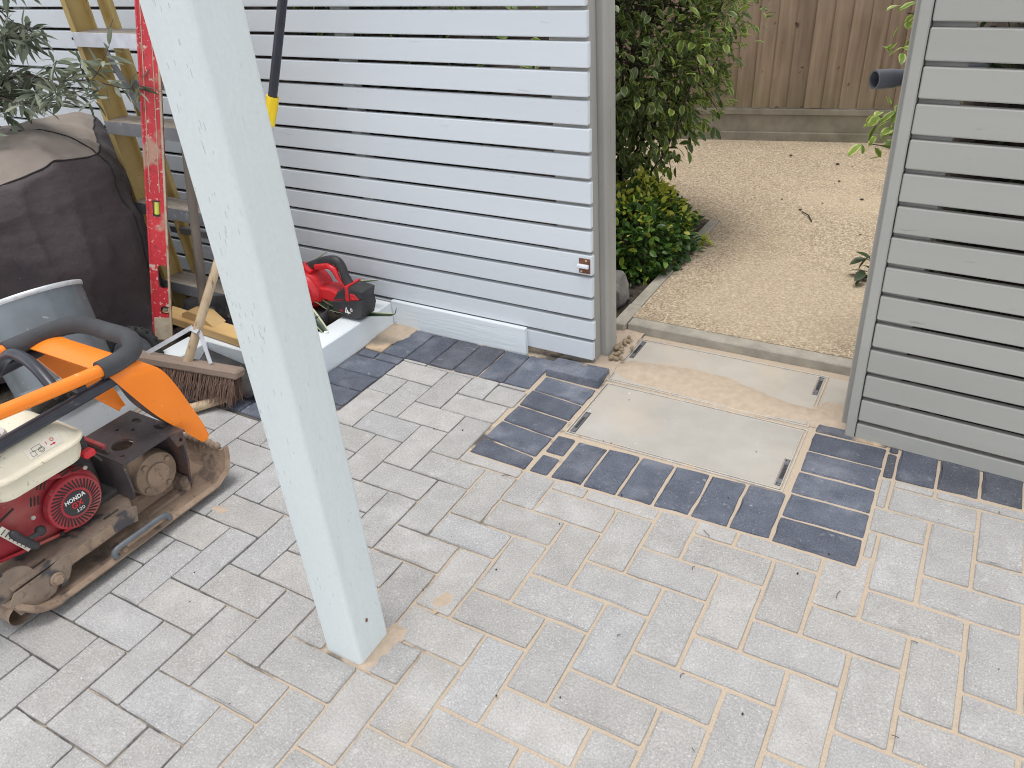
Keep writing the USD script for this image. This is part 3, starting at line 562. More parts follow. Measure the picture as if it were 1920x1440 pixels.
single('sand', blob(gate_h, -.16, -.02, .82, .98, 40), SAND, smooth=True, label='small orange sand heap at the foot of the gate frame', category='sand', kind='stuff')
rp = np.random.default_rng(9); pb = []
for _ in range(38):
    x, y = rp.normal(-.858, .022), rp.normal(1.0, .055); r = rp.uniform(.003, .011)
    s = sphere((x, y, .012 + r * .3), r, 1, (1, rp.uniform(.7, 1.3), rp.uniform(.5, .9))); pb.append(s)
single('rubble', cat(pb), PEBB, smooth=50, label='loose pebbles and crumbs beside the gate post foot', category='rubble', kind='stuff')

# ---------------- path beyond the gateway, edging, soil
FB = np.array([-1.545, 3.80]); FD = np.array([1.18, .251]); FD /= np.linalg.norm(FD); FN = np.array([-FD[1], FD[0]])
pp = Polygon([(-.897, 1.235), (1.6, 1.235), (1.6, 4.55), tuple(FB + FD * 1.6), tuple(FB - FD * 2.5), (-3.9, 2.37), (-.897, 2.37)])
single('path', prism(pp, -.05, .030), RESIN, kind='structure')
ed = thing('path_edging', 'concrete edging strips round the near end and left side of the gravel path', 'edging', (-.9, 1.2, 0))
part(ed, 'edging_stone', cbox(-.893, .62, 1.172, 1.230, -.05, .033, .004), CONC)
part(ed, 'edging_stone', cbox(-.948, -.897, 1.152, 1.33, -.05, .036, .004), CONC)
part(ed, 'edging_stone', cbox(-.946, -.900, 1.334, 1.88, -.05, .034, .004), CONC)
part(ed, 'edging_stone', cbox(-.948, -.901, 1.884, 2.36, -.05, .034, .004), CONC)
def soil_z(u, v): return .012 + .05 * (meshkit.fbm(np.stack([u * 7, v * 7, u * 0], -1), 4, 1) - .5)
single('soil', grid(lambda u, v: np.stack([u, v, soil_z(u, v)], -1), np.linspace(-4.2, -.95, 90), np.linspace(.93, 2.4, 50)), SOIL, smooth=True, kind='structure')
def bed_z(u, v): return .02 + .05 * (meshkit.fbm(np.stack([u * 6, v * 6, u * 0 + 3], -1), 4, 6) - .5)
single('soil', grid(lambda u, v: np.stack([u, v, bed_z(u, v)], -1), np.linspace(-4.2, -2.30, 60), np.linspace(-1.2, .875, 60)), SOIL, smooth=True, kind='structure')
single('soil', grid(lambda u, v: np.stack([u, v, bed_z(u, v)], -1), np.linspace(-2.302, -1.86, 16), np.linspace(.40, .875, 16)), SOIL, smooth=True, kind='structure')
lit = []
for _ in range(300):
    x, y = rp.uniform(-1.6, -.955), rp.uniform(1.1, 2.3); r = rp.uniform(.003, .010); lit.append(sphere((x, y, soil_z(np.array(x), np.array(y)) + .005), r, 0, (1, rp.uniform(.6, 1.4), rp.uniform(.3, .8))))
single('litter', cat(lit), LITTER, label='brown leaf litter and small stones on the soil beside the path edging', category='litter', kind='stuff')
st = sphere((-1.035, 1.335, .075), .095, 3, (.78, .8, 1.0)); v = np.asarray(st.vertices)
v += (meshkit.fbm(v * 11, 3, 8)[:, None] - .5) * .07 * (v - v.mean(0)) / .09; v[:, 2] = np.minimum(v[:, 2], .140 + .10 * (v[:, 0] + 1.035)); v[:, 0] = np.minimum(v[:, 0], -.985 + .25 * (.14 - v[:, 2])); v[:, 1] = np.maximum(v[:, 1], 1.285 - .35 * (v[:, 2] - .08)); st.vertices = v
single('stone', st, STONE, smooth=40, label='rough grey rock standing on soil behind the gate post', category='rock')
lt = []
for _ in range(11):
    x, y = rp.uniform(-.85, -.1), rp.uniform(2.1, 3.6); r = rp.uniform(.004, .012); lt.append(sphere((x, y, .034), r, 0, (1, rp.uniform(.5, 2), .3)))
lt.append(tube([(-.56, 2.62, .036), (-.52, 2.57, .04), (-.49, 2.50, .036)], .003, 6))
single('litter', cat(lt), LITTER, label='few fallen leaves and a twig on the gravel path', category='litter', kind='stuff')

# ================================================================== FENCES, GATE, POST
LEAN = -.019
def lean(mesh, x0=0):
    v = np.array(mesh.vertices); v[:, 0] += LEAN * v[:, 2]; mesh = mesh.copy(); mesh.vertices = v; return mesh
def slat(x0, x1, y0, y1, z0, z1, c=.003):
    return cbox(x0, x1, y0, y1, z0, z1, c)
fence = thing('slatted_fence', 'pale blue grey fence of horizontal slats behind the white timber post', 'fence', (-2.5, .9, 0))
rs = np.random.default_rng(3)
for k in range(22):
    z0 = .021 + .0812 * k; xr = -.899 + LEAN * z0 + rs.uniform(-.003, .003)
    part(fence, 'slat', slat(-4.6, xr, .878 + rs.uniform(-.001, .001), .898, z0, z0 + .0704), FENCE)
for xa, xb in ((-1.032, -.902), (-1.858, -1.812), (-2.78, -2.735), (-3.7, -3.655)):
    part(fence, 'batten', lean(cbox(xa, xb, .8995, .948, -.02, 1.82, .002)), GATE_END if xa > -1.1 else BATTEN)
la = part(fence, 'latch', cbox(-.951, -.911, .8745, .8775, .352, .405, .0008), RUST)
put(la + '/barrel', cyl((-.954, .868, .380), (-.914, .868, .380), .0075, 14, .001), ALUW, 30)
put(la + '/screw', cyl((-.925, .8735, .398), (-.925, .8755, .398), .004, 10), BOLT); put(la + '/screw_001', cyl((-.942, .8735, .359), (-.942, .8755, .359), .004, 10), BOLT)
gp = thing('gate_post', 'square grey gate post at the right end of the slatted fence', 'post', (-.88, 1.0, 0))
part(gp, 'post_shaft', lean(cbox(-.935, -.876, .953, 1.035, -.05, 1.9, .008)), GATE_END)
board = thing('base_board', 'rough painted board along the foot of the fence above charcoal blocks', 'board', (-1.46, .866, 0))
part(board, 'board', cbox(-1.775, -1.163, .857, .8765, -.03, .102, .002), GRAINED)

gate = thing('slatted_gate', 'olive grey slatted gate standing right of the manhole covers', 'gate', (.4, .82, 0))
th = math.radians(3.2)
def gate_turn(mesh):
    v = np.array(mesh.vertices); x = v[:, 0].copy(); y = v[:, 1].copy()
    v[:, 0] = -.035 + x * math.cos(th) + y * math.sin(th) + (LEAN - .004) * v[:, 2]
    v[:, 1] = .815 - x * math.sin(th) + y * math.cos(th); mesh = mesh.copy(); mesh.vertices = v; return mesh
zt = [.049 + .0825 * k for k in range(22)]
for k, z in enumerate(zt):
    z0 = -.004 if k == 0 else z - .0702
    part(gate, 'slat', gate_turn(cbox(.016 + rs.uniform(0, .002), 1.05, 0, .02, z0, z, .003)), GATE)
part(gate, 'stile', gate_turn(cbox(-.012, .0145, -.002, .045, -.004, 1.86, .003)), GATE)
for a, b in ((.0165, .105), (.50, .57), (.95, 1.03)):
    part(gate, 'batten', gate_turn(cbox(a, b, .0215, .05, -.002, 1.85, .002)), BATTEN)
gp2 = thing('gate_post', 'narrow weathered post close behind the left edge of the slatted gate', 'post', (-.07, .9, 0))
part(gp2, 'post_shaft', lean(cbox(-.066, -.030, .872, .935, -.05, 1.9, .003)), GATE_END)

post = thing('timber_post', 'pale painted square timber post rising from the block paving in the foreground', 'post', (-.877, -.464, 0))
def post_mesh():
    p = rounded(sbox(-.929, -.825, -.514, -.414), .010, 4); p = np.array(p); zs = np.linspace(-.04, 2.4, 3); n = len(p)
    V = np.vstack([np.c_[p, np.full(n, z)] for z in zs]); F = []
    for i in range(len(zs) - 1):
        for j in range(n): a, b = i * n + j, i * n + (j + 1) % n; F += [(a, b, b + n), (a, b + n, a + n)]
    return lean(T(V, F))
part(post, 'post_shaft', post_mesh(), POST, smooth=50)
nk = [sphere((-.824 + LEAN * z, y, z), .0035, 1, (.4, 1, 1.6)) for y, z in ((-.47, .10), (-.452, .055), (-.45, .30), (-.46, .62))]
part(post, 'nail_mark', nk[0], RUST)
rc_ = np.random.default_rng(77); chk = []
for _ in range(105):
    xx = rc_.choice(np.linspace(-.918, -.848, 9)) + rc_.normal(0, .002); zz = rc_.uniform(.12, 1.6) if rc_.random() < .4 else rc_.uniform(.75, 1.6); hh = rc_.uniform(.005, .014)
    chk.append(cbox(xx - .0004, xx + .0004, -.51425, -.513, zz, zz + hh, .0002))
for _ in range(40):
    yy = rc_.uniform(-.505, -.42); zz = rc_.uniform(.1, 1.6); hh = rc_.uniform(.004, .012); None if zz > .7 else chk.append(cbox(-.826, -.82478, yy - .0004, yy + .0004, zz, zz + hh, .0002))
part(post, 'grain_check', lean(cat(chk)), M('check_dark', [(.3, (.29, .33, .33)), (.7, (.38, .42, .42))], scale=40, rough=.8), kind='stuff')

back = thing('board_fence', 'brown close board fence along the far side of the gravel path', 'fence', (float(FB[0]), float(FB[1]), 0))
def onback(mesh):
    v = np.array(mesh.vertices); x, y = v[:, 0].copy(), v[:, 1].copy(); v[:, 0] = FB[0] + FD[0] * x + FN[0] * y; v[:, 1] = FB[1] + FD[1] * x + FN[1] * y
    mesh = mesh.copy(); mesh.vertices = v; return mesh
def feather(x0, w, z0, z1, i):
    pr_ = [(x0, .014), (x0 + w, .004), (x0 + w + .018, .002), (x0 + w + .018, .009), (x0 + w, .012), (x0, .024)]
    pr_ = [(x0, .0), (x0 + w + .016, .012), (x0 + w + .016, .018), (x0, .016)]
    return onback(prism(Polygon(pr_), z0, z1))
x = -2.4; i = 0
while x < 3.2:
    w = rs.uniform(.098, .108); part(back, 'board', feather(x, w, .232, 1.85, i), WOODF); x += w; i += 1
part(back, 'gravel_board', onback(cat([cbox(-2.4, 3.2, .004, .05, .0, .226, .004), cbox(-2.4, 3.2, -.004, .006, .19, .226, .003), cbox(-2.4, 3.2, -.010, .006, .0, .085, .006)])), CONC2)
for xp in (-1.2, .72, 2.6): part(back, 'fence_post', onback(cbox(xp, xp + .1, .05, .15, -.05, 1.9, .004)), CONC2)
part(back, 'arris_rail', onback(cbox(-2.4, 3.2, .02, .06, .5, .57, .004)), WOODF); part(back, 'arris_rail', onback(cbox(-2.4, 3.2, .02, .06, 1.4, 1.47, .004)), WOODF)

# ---------------- sleepers round the planting bed
def sleeper(label, *a):
    t = thing('timber_sleeper', label, 'sleeper', ((a[0] + a[1]) / 2, (a[2] + a[3]) / 2, 0)); part(t, 'beam', cbox(*a, -.05, .098, .004), SLEEPER)
sleeper('short pale painted sleeper running out from the fence board to the post', -1.872, -1.770, .312, .856)
sleeper('pale painted sleeper behind the broom head with timber offcuts on it', -2.31, -1.874, .310, .410)
sleeper('pale painted sleeper behind the orange compactor frame', -2.312, -2.210, -1.1, .308)
single('edge_strip', cbox(-2.207, -2.190, -1.0, .10, -.04, .006, .002), SAND, label='bare sandy strip along the foot of the sleeper behind the compactor', category='sand strip')

# ================================================================== PLATE COMPACTOR
pc = thing('plate_compactor', 'orange and red plate compactor caked in mud on the block paving', 'plate compactor', (-1.78, -.48, 0))
def base_profile(t):
    """t 0..1 from the rear lip to the nose: (y, z, corner inset)"""
    y = np.interp(t, [0, .06, .12, .2, .82, .9, .96, 1], [-.815, -.80, -.775, -.73, -.225, -.185, -.165, -.155])
    z = np.interp(t, [0, .06, .12, .2, .82, .9, .96, 1], [.062, .042, .020, .004, .002, .022, .056, .092]); return y, z
def base_f(u, t):
    y, z = base_profile(t); r = .075
    d0 = np.clip(y + .815, 0, r); d1 = np.clip(-.155 - y, 0, .03)
    ins = r - np.sqrt(np.maximum(r * r - (r - d0) ** 2, 0)) + .012 * (1 - d1 / .03) ** 2
    x = -1.578 - ins - (.405 - 2 * ins) * u
    edge = np.minimum(u, 1 - u) * .405; lip = .017 * np.clip(1 - edge / .022, 0, 1) ** 2
    n_ = meshkit.fbm(np.stack([x * 22, y * 22, x * 0 + 1], -1), 3, 4) - .5
    return np.stack([x, y, z + lip + .012 + .003 * n_ * (edge > .004)], -1)
part(pc, 'base_plate', grid(base_f, np.r_[0, .004, .012, .025, .045, .06, np.linspace(.09, .91, 22), .94, .955, .975, .988, .996, 1], np.r_[np.linspace(0, .2, 16), np.linspace(.22, .8, 40), np.linspace(.82, 1, 16)], .014), MUD, smooth=50)
rk = np.random.default_rng(12)
for k in range(7):
    xx = -1.628 - .021 * k; part(pc, 'weld_lump', sphere((xx, -.163 + rk.uniform(-.003, .003), .113 + rk.uniform(-.002, .003)), .0115 + rk.uniform(-.002, .002), 2), MUD if k % 3 else DECK, smooth=True)
# deck with folded skirt
dk = Polygon([(-1.622, -.79), (-1.622, -.462), (-1.66, -.44), (-1.93, -.44), (-1.93, -.79)]).difference(sbox(-1.652, -1.640, -.53, -.485)).difference(sbox(-1.655, -1.642, -.735, -.69))
part(pc, 'deck', prism(dk, .112, .118), DECK)
skirt = Polygon([(-.80, .045), (-.735, .036), (-.712, .040), (-.700, .052), (-.694, .052), (-.694, .040), (-.68, .040), (-.662, .064), (-.655, .078), (-.50, .078), (-.462, .07), (-.452, .1125), (-.46, .1165), (-.655, .1165), (-.70, .108), (-.79, .106), (-.81, .085)])
def yz(poly, x0, x1):   # outline in (y, z) standing from x0 to x1
    return place(prism(poly, 0, x1 - x0), (x0, 0, 0), (0, 1, 0), (0, 0, 1), (1, 0, 0))
part(pc, 'skirt', yz(skirt, -1.6215, -1.616), DECK)
nm = part(pc, 'name_plate', cbox(-1.6158, -1.6140, -.652, -.53, .081, .113, .0008), MUD)
for y_, z_ in ((-.647, .086), (-.535, .086), (-.647, .108), (-.535, .108)): put(nm + '/' + numbered(nm, 'rivet'), sphere((-1.6138, y_, z_), .002, 1), MUD)
part(pc, 'bolt', cyl((-1.616, -.698, .073), (-1.600, -.698, .073), .0125, 6, .002), MUD); part(pc, 'bolt', cyl((-1.617, -.698, .073), (-1.609, -.698, .073), .017, 16, .002), MUD)
part(pc, 'lug', yz(Point(-.775, .108).buffer(.05, quad_segs=8).intersection(sbox(-.9, -.7, .106, .2)).union(sbox(-.825, -.745, .09, .107)), -1.640, -1.634), DECK)
part(pc, 'rear_bar', obox((-1.645, -.835, .245), (-1.64, -.80, .12), .012, .045, .002, (0, 1, .2)), FRAMEBLK)
part(pc, 'rear_socket', tube([(-1.62, -.80, .044), (-1.66, -.80, .046), (-1.72, -.80, .048)], .026, 18, cap=False), MUD)
# lifting loop on the right side
lp = [(-1.592, -.552, .030), (-1.585, -.566, .046), (-1.583, -.556, .062), (-1.583, -.49, .062), (-1.583, -.415, .060), (-1.584, -.398, .046), (-1.590, -.400, .030)]
part(pc, 'lifting_loop', tube(smoothpath(lp, 7), .0075, 12), M('loop_steel', [(.3, (.10, .11, .125)), (.7, (.15, .165, .18))], scale=14, rough=.5, metallic=.4, spots=((20, .58, .68, (.3, .22, .16), .8),)), smooth=True)
for y_ in (-.548, -.408): part(pc, 'mount_stub', lathe([(1e-5, 0), (.012, 0), (.013, .006), (.009, .014), (.010, .026), (.006, .030), (1e-5, .031)], (-1.602, y_ + .012, .022), (.5, 0, .85), 12), MUD, smooth=True)
# exciter drum and bracket
D0 = np.array([-1.86, -.345, .128])
part(pc, 'exciter_drum', lathe([(1e-5, 0), (.056, 0), (.056, .16), (.066, .165), (.066, .190), (.062, .198), (.036, .200), (.034, .206), (.010, .2065), (1e-5, .2065)], D0, (1, 0, 0), 40), MUD, smooth=35)
for a in (.6, 2.2, 3.7, 5.2): part(pc, 'bolt', cyl((-1.664, -.345 + .049 * math.cos(a), .128 + .049 * math.sin(a)), (-1.655, -.345 + .049 * math.cos(a), .128 + .049 * math.sin(a)), .0085, 6, .0015), MUD)
part(pc, 'exciter_foot', cat([cbox(-1.87, -1.69, -.43, -.25, .012, .075, .01), cbox(-1.70, -1.645, -.295, -.268, .012, .075, .008), cbox(-1.69, -1.648, -.42, -.27, .012, .034, .008)]), MUD)
top_ = Polygon([(-1.83, -.442), (-1.622, -.442), (-1.622, -.30), (-1.60, -.262), (-1.83, -.262)])
for cx, cy, rx_, ry_ in ((-1.70, -.385, .028, .028), (-1.765, -.29, .017, .010), (-1.68, -.283, .019, .010)):
    top_ = top_.difference(shapely.affinity.scale(Point(cx, cy).buffer(1, quad_segs=7), rx_, ry_)) if hasattr(shapely, 'affinity') else top_
for cx, cy in ((-1.77, -.415), (-1.655, -.418), (-1.775, -.345), (-1.735, -.325)): top_ = top_.difference(Point(cx, cy).buffer(.0055, quad_segs=4))
part(pc, 'exciter_cover', prism(top_, .236, .243), RUSTBLK)
rw = Polygon([(-1.83, .118), (-1.640, .118), (-1.632, .13), (-1.622, .150), (-1.622, .2355), (-1.83, .2355)])
def xz(poly, y0, y1): return place(prism(poly, 0, y1 - y0), (0, y1, 0), (1, 0, 0), (0, 0, 1), (0, -1, 0))
part(pc, 'rear_wall', xz(rw, -.4435, -.4375), RUSTBLK)
part(pc, 'front_wall', xz(Polygon([(-1.83, .02), (-1.66, .02), (-1.63, .12), (-1.612, .2355), (-1.83, .2355)]), -.268, -.262), RUSTBLK)
part(pc, 'side_ear', yz(Polygon([(-.300, .236), (-.262, .236), (-.262, .195), (-.29, .20)]).difference(Point(-.275, .215).buffer(.006)), -1.617, -1.611), RUSTBLK)
# engine
part(pc, 'engine_block', cat([cbox(-1.90, -1.72, -.69, -.46, .118, .30, .012), cbox(-1.93, -1.80, -.66, -.50, .16, .36, .01), cbox(-1.88, -1.70, -.73, -.44, .118, .135, .004)]), ENGDARK)
rc = np.array([-1.66, -.571, .204])
shroud = unary_union([Point(-.571, .204).buffer(.083, quad_segs=14), Polygon([(-.571, .122), (-.64, .130), (-.73, .150), (-.79, .165), (-.80, .30), (-.74, .315), (-.60, .31), (-.53, .275)])]).buffer(-.012).buffer(.012)
def bevel_yz(poly, x0, x1, b=.012, n=4):
    ms = [yz(poly, x0, x1 - b)]; V = []; F = []; base = np.array(shapely.geometry.polygon.orient(poly, 1).exterior.coords)[:-1]; m_ = len(base)
    d1 = base - np.roll(base, 1, 0); d2 = np.roll(base, -1, 0) - base; d1 /= np.linalg.norm(d1, axis=1)[:, None] + 1e-9; d2 /= np.linalg.norm(d2, axis=1)[:, None] + 1e-9
    nn = np.stack([-(d1 + d2)[:, 1], (d1 + d2)[:, 0]], 1); nn /= np.linalg.norm(nn, axis=1)[:, None] + 1e-9
    for k in range(n + 1):
        a = math.pi / 2 * k / n; q = base + nn * b * (1 - math.cos(a)); V.append(np.c_[np.full(m_, x1 - b + b * math.sin(a)), q])
    for k in range(n):
        for j in range(m_):
            a, c = k * m_ + j, k * m_ + (j + 1) % m_; F += [(a, c, c + m_), (a, c + m_, a + m_)]
    last = base + nn * b; side = T(np.vstack(V), F); capm = yz(Polygon(last), x1 - .0005, x1) if Polygon(last).is_valid else None
    return cat([ms[0], side] + ([capm] if capm is not None else []))
sh = part(pc, 'engine_shroud', bevel_yz(shroud, -1.735, -1.664, .016), ENGRED, smooth=40)
rec = part(pc, 'recoil_cover', lathe([(.072, 0), (.0715, .008), (.069, .014), (.064, .017), (.034, .0185), (.032, .0185), (1e-5, .0185)], rc - [.006, 0, 0], (1, 0, 0), 56), ENGRED, smooth=35)
for k in range(38):
    a = 2 * math.pi * k / 38; tw = .22; r0, r1 = .040, .064
    d = np.array([0, math.cos(a), math.sin(a)]); e = np.array([0, math.cos(a + tw), math.sin(a + tw)])
    p0, p1 = rc + d * r0, rc + e * r1 * .985
    put(rec + '/' + numbered(rec, 'vent_slot'), obox(p0 + [.0122, 0, 0], p1 + [.0110, 0, 0], .0042, .0022, .0006, (1, 0, 0)), SLOT)
put(rec + '/badge', lathe([(1e-5, 0), (.0335, 0), (.0335, .0012), (.0325, .002), (1e-5, .002)], rc + [.0125, 0, 0], (1, 0, 0), 40), LOGOB, 30)
def text_yz(parent, name, txt, h, c, mat, ang=0.0, bold=True, x=None):
    t = meshkit.text_mesh(txt, h, .0008, bold=bold); v = np.asarray(t.vertices); v[:, :2] -= (v[:, :2].max(0) + v[:, :2].min(0)) / 2
    ca, sa = math.cos(ang), math.sin(ang); p = put(parent + '/' + numbered(parent, name), place(t, (x, c[0], c[1]), (0, ca, sa), (0, -sa, ca), (1, 0, 0)), mat); setdata(p.GetPrim(), kind='stuff')
text_yz(rec, 'lettering', 'HONDA', .0108, (-.571, .2195), WHITE, x=-1.6453)
text_yz(rec, 'lettering', 'GX', .0150, (-.571, .2015), PRINTRED, x=-1.6453)
text_yz(rec, 'lettering', '120', .0088, (-.568, .1845), WHITE, x=-1.6453, bold=False)
for (cy, cz_, ang, n_) in ((-.620, .290, 1.02, 3), (-.648, .262, 1.2, 3), (-.560, .291, .05, 3), (-.531, .283, -.25, 3)):
    for k in range(n_):
        o = (k - 1) * .0085; dy, dz = math.cos(ang), math.sin(ang); py, pz = cy - dz * o, cz_ + dy * o
        put(sh + '/' + numbered(sh, 'vent_slot'), obox((-1.6642, py - dy * .0115, pz - dz * .0115), (-1.6642, py + dy * .0115, pz + dz * .0115), .0034, .0026, .0006, (1, 0, 0)), SLOT)
for y_, z_ in ((-.667, .226), (-.512, .268), (-.625, .140), (-.607, .305)): put(sh + '/' + numbered(sh, 'screw'), cyl((-1.666, y_, z_), (-1.660, y_, z_), .0058, 10, .001), BOLT if z_ > .2 and z_ < .3 else SLOT)
put(sh + '/stop_slit', obox((-1.6638, -.745, .262), (-1.6638, -.695, .276), .006, .003, .001, (1, 0, 0)), SLOT)
lb = put(sh + '/warning_label', obox((-1.6635, -.742, .248), (-1.6635, -.700, .156), .020, .0016, .0004, (1, 0, 0)), LABEL)
for k in range(7):
    f_ = .12 + .12 * k; yy, zz = -.742 + .042 * f_, .248 - .092 * f_
    put(sh + '/' + numbered(sh, 'label_line'), obox((-1.6624, yy - .006, zz - .003), (-1.6624, yy + .007, zz + .003), .0022, .0006, .0001, (1, 0, 0)), BLACK)
part(pc, 'pull_handle', tube(smoothpath([(-1.640, -.731, .242), (-1.634, -.722, .218), (-1.634, -.706, .186), (-1.640, -.694, .165)], 6), np.interp(np.linspace(0, 1, 19), [0, .12, .5, .88, 1], [.006, .0105, .009, .0105, .006]), 14), TOOLBLK, smooth=True)
part(pc, 'pull_stem', cat([cyl((-1.637, -.712, .200), (-1.640, -.675, .196), .0065, 12), sphere((-1.645, -.672, .196), .013, 2)]), TOOLBLK, smooth=True)
part(pc, 'switch_knob', cbox(-1.672, -1.646, -.508, -.478, .292, .312, .005), PRINTRED, smooth=False)
part(pc, 'wiring', cat([tube(smoothpath([(-1.70, -.53, .32), (-1.68, -.50, .325), (-1.67, -.485, .30), (-1.68, -.46, .25)], 6), .0035, 8), tube(smoothpath([(-1.66, -.80, .26), (-1.655, -.74, .315), (-1.665, -.66, .322)], 6), .003, 8), cbox(-1.72, -1.69, -.52, -.47, .29, .34, .006)]), ENGDARK, smooth=40)
part(pc, 'carburettor', cat([cbox(-1.73, -1.66, -.86, -.80, .17, .31, .012), cbox(-1.72, -1.65, -.90, -.85, .22, .30, .012)]), ENGDARK)
# tank
def rrect(x0, x1, y0, y1, r, n=6):
    return np.array(sbox(x0 + r, x1 - r, y0 + r, y1 - r).buffer(r, quad_segs=n).exterior.coords)[:-1]
def loft(rings):
    V = np.vstack([np.c_[xy, np.full(len(xy), z)] for xy, z in rings]); n = len(rings[0][0]); F = []
    for i in range(len(rings) - 1):
        for j in range(n): a, b = i * n + j, i * n + (j + 1) % n; F += [(a, b, b + n), (a, b + n, a + n)]
    for i0, s in ((0, -1), ((len(rings) - 1) * n, 1)):
        k = len(V); V = np.vstack([V, V[i0:i0 + n].mean(0)])
        for j in range(n): F.append((k, i0 + j, i0 + (j + 1) % n))
    t = T(V, F); t.fix_normals(); return t
def tk(o, r): return rrect(-1.865 + o, -1.628 - o, -.735 + o, -.487 - o, r)
tank = part(pc, 'fuel_tank', loft([(tk(.030, .03), .302), (tk(.016, .04), .308), (tk(.010, .042), .325), (tk(.007, .042), .358), (tk(-.002, .05), .360), (tk(-.004, .052), .363), (tk(-.003, .052), .367), (tk(.006, .045), .3695),
                                   (tk(.010, .042), .374), (tk(.028, .04), .402), (tk(.040, .04), .414), (tk(.055, .035), .420), (tk(.10, .01), .423)]), CREAM, smooth=35)
cp = np.array([-1.72, -.665, .420])
put(tank + '/filler_cap', lathe([(1e-5, .030), (.020, .031), (.032, .029), (.044, .026), (.0475, .018), (.0475, .004), (.050, 0)], cp, (0, 0, 1), 40), CAPW, 35)
for k in range(5):
    a = 2 * math.pi * k / 5 + .3; put(tank + '/' + numbered(tank, 'cap_rib'), obox(cp + [.018 * math.cos(a), .018 * math.sin(a), .0305], cp + [.042 * math.cos(a + .25), .042 * math.sin(a + .25), .0285], .008, .004, .0012), CAPW)
# pictogram label on the sloping side of the tank
A0, A1 = np.array([-1.6385, 0, .3745]), np.array([-1.6560, 0, .4020]); up_ = (A1 - A0) / np.linalg.norm(A1 - A0); nrm_ = np.cross([0, 1.0, 0], up_)
def on_tank(mesh, y, s, lift=.0006): return place(mesh, np.array([-1.6385, y, .3745]) + up_ * s + nrm_ * lift, (0, 1, 0), up_, nrm_)
put(tank + '/label', on_tank(cbox(-.042, .042, 0, .026, 0, .0006, .0002), -.585, .003), LABEL)
def ink(nm_, mesh, y, s, mat): p = put(tank + '/' + numbered(tank, nm_), on_tank(mesh, y, s, .0014), mat)
ann = Point(0, 0).buffer(.0042, quad_segs=8).difference(Point(0, 0).buffer(.0027, quad_segs=8))
ink('label_mark', prism(ann, 0, .0003), -.562, .0215, PRINTRED); ink('label_mark', cbox(-.0008, .0008, -.0035, .0035, 0, .0003, .0001), -.577, .0205, PRINTRED)
ink('label_mark', prism(Polygon([(-.007, -.0012), (.001, -.0012), (.001, -.003), (.007, 0), (.001, .003), (.001, .0012), (-.007, .0012)]), 0, .0003), -.565, .011, PRINTRED)
for q in (Point(0, 0).buffer(.0068, quad_segs=8).difference(Point(0, 0).buffer(.0060, quad_segs=8)), Point(0, 0).buffer(.0040, quad_segs=8).difference(Point(0, 0).buffer(.0033, quad_segs=8))): ink('label_mark', prism(q, 0, .0003), -.593, .0125, BLACK)
fr_ = sbox(-.011, .011, -.004, .006); ink('label_mark', prism(fr_.difference(fr_.buffer(-.0007)), 0, .0003), -.600, .0205, BLACK)
fr_ = sbox(-.006, .005, -.006, .006); ink('label_mark', prism(fr_.difference(fr_.buffer(-.0007)), 0, .0003), -.612, .0125, BLACK)
# frame tubes
XR, XL = -1.668, -2.005
for x_ in (XR, XL): part(pc, 'frame_tube', tube([(x_, -.98, .425), (x_, -.66, .434), (x_, -.34, .442)], .0155, 18), FRAMEBLK, smooth=40)
part(pc, 'frame_hoop', tube(smoothpath([(-1.700, -0.482, 0.456), (-1.750, -0.473, 0.483), (-1.800, -0.464, 0.503), (-1.860, -0.456, 0.512), (-1.910, -0.458, 0.510), (-1.955, -0.466, 0.482), (-1.985, -0.487, 0.443)], 9), .0148, 18), FRAMEBLK, smooth=True)
part(pc, 'tube_clamp', cbox(XR - .03, XR + .002, -.455, -.43, .452, .468, .002), FRAMEBLK)
part(pc, 'rear_crossbar', tube([(XR, -.95, .425), (XL, -.95, .425)], .0155, 16), FRAMEBLK, smooth=40)
for x_ in (XR, XL): part(pc, 'frame_leg', obox((x_ - .0, -.90, .43), (x_ + .015, -.80, .12), .03, .03, .004, (0, 1, 0)), FRAMEBLK)
hb = [(XR, -1.0, .545), (XR, -.80, .525), (XR, -.60, .502), (XR, -.40, .482), (XR, -.335, .480), (XR - .012, -.285, .483), (XR - .05, -.252, .487), (XR - .10, -.243, .489), (-1.84, -.243, .489), (XL + .10, -.243, .489), (XL + .05, -.252, .487), (XL + .012, -.285, .483), (XL, -.335, .480), (XL, -.40, .482), (XL, -.60, .502), (XL, -.80, .525), (XL, -1.0, .545)]
part(pc, 'handle_bar', tube(smoothpath(hb, 6), .0165, 18), ORANGE, smooth=True)
part(pc, 'foam_grip', tube(smoothpath([(XR, -.385, .481), (XR, -.335, .480), (XR - .010, -.285, .483), (XR - .05, -.252, .487), (XR - .10, -.243, .489), (-1.84, -.243, .489), (XL + .10, -.243, .489), (XL + .05, -.252, .487), (XL + .012, -.285, .483), (XL, -.335, .480), (XL, -.43, .484)], 8), .0245, 20), FOAM, smooth=40)
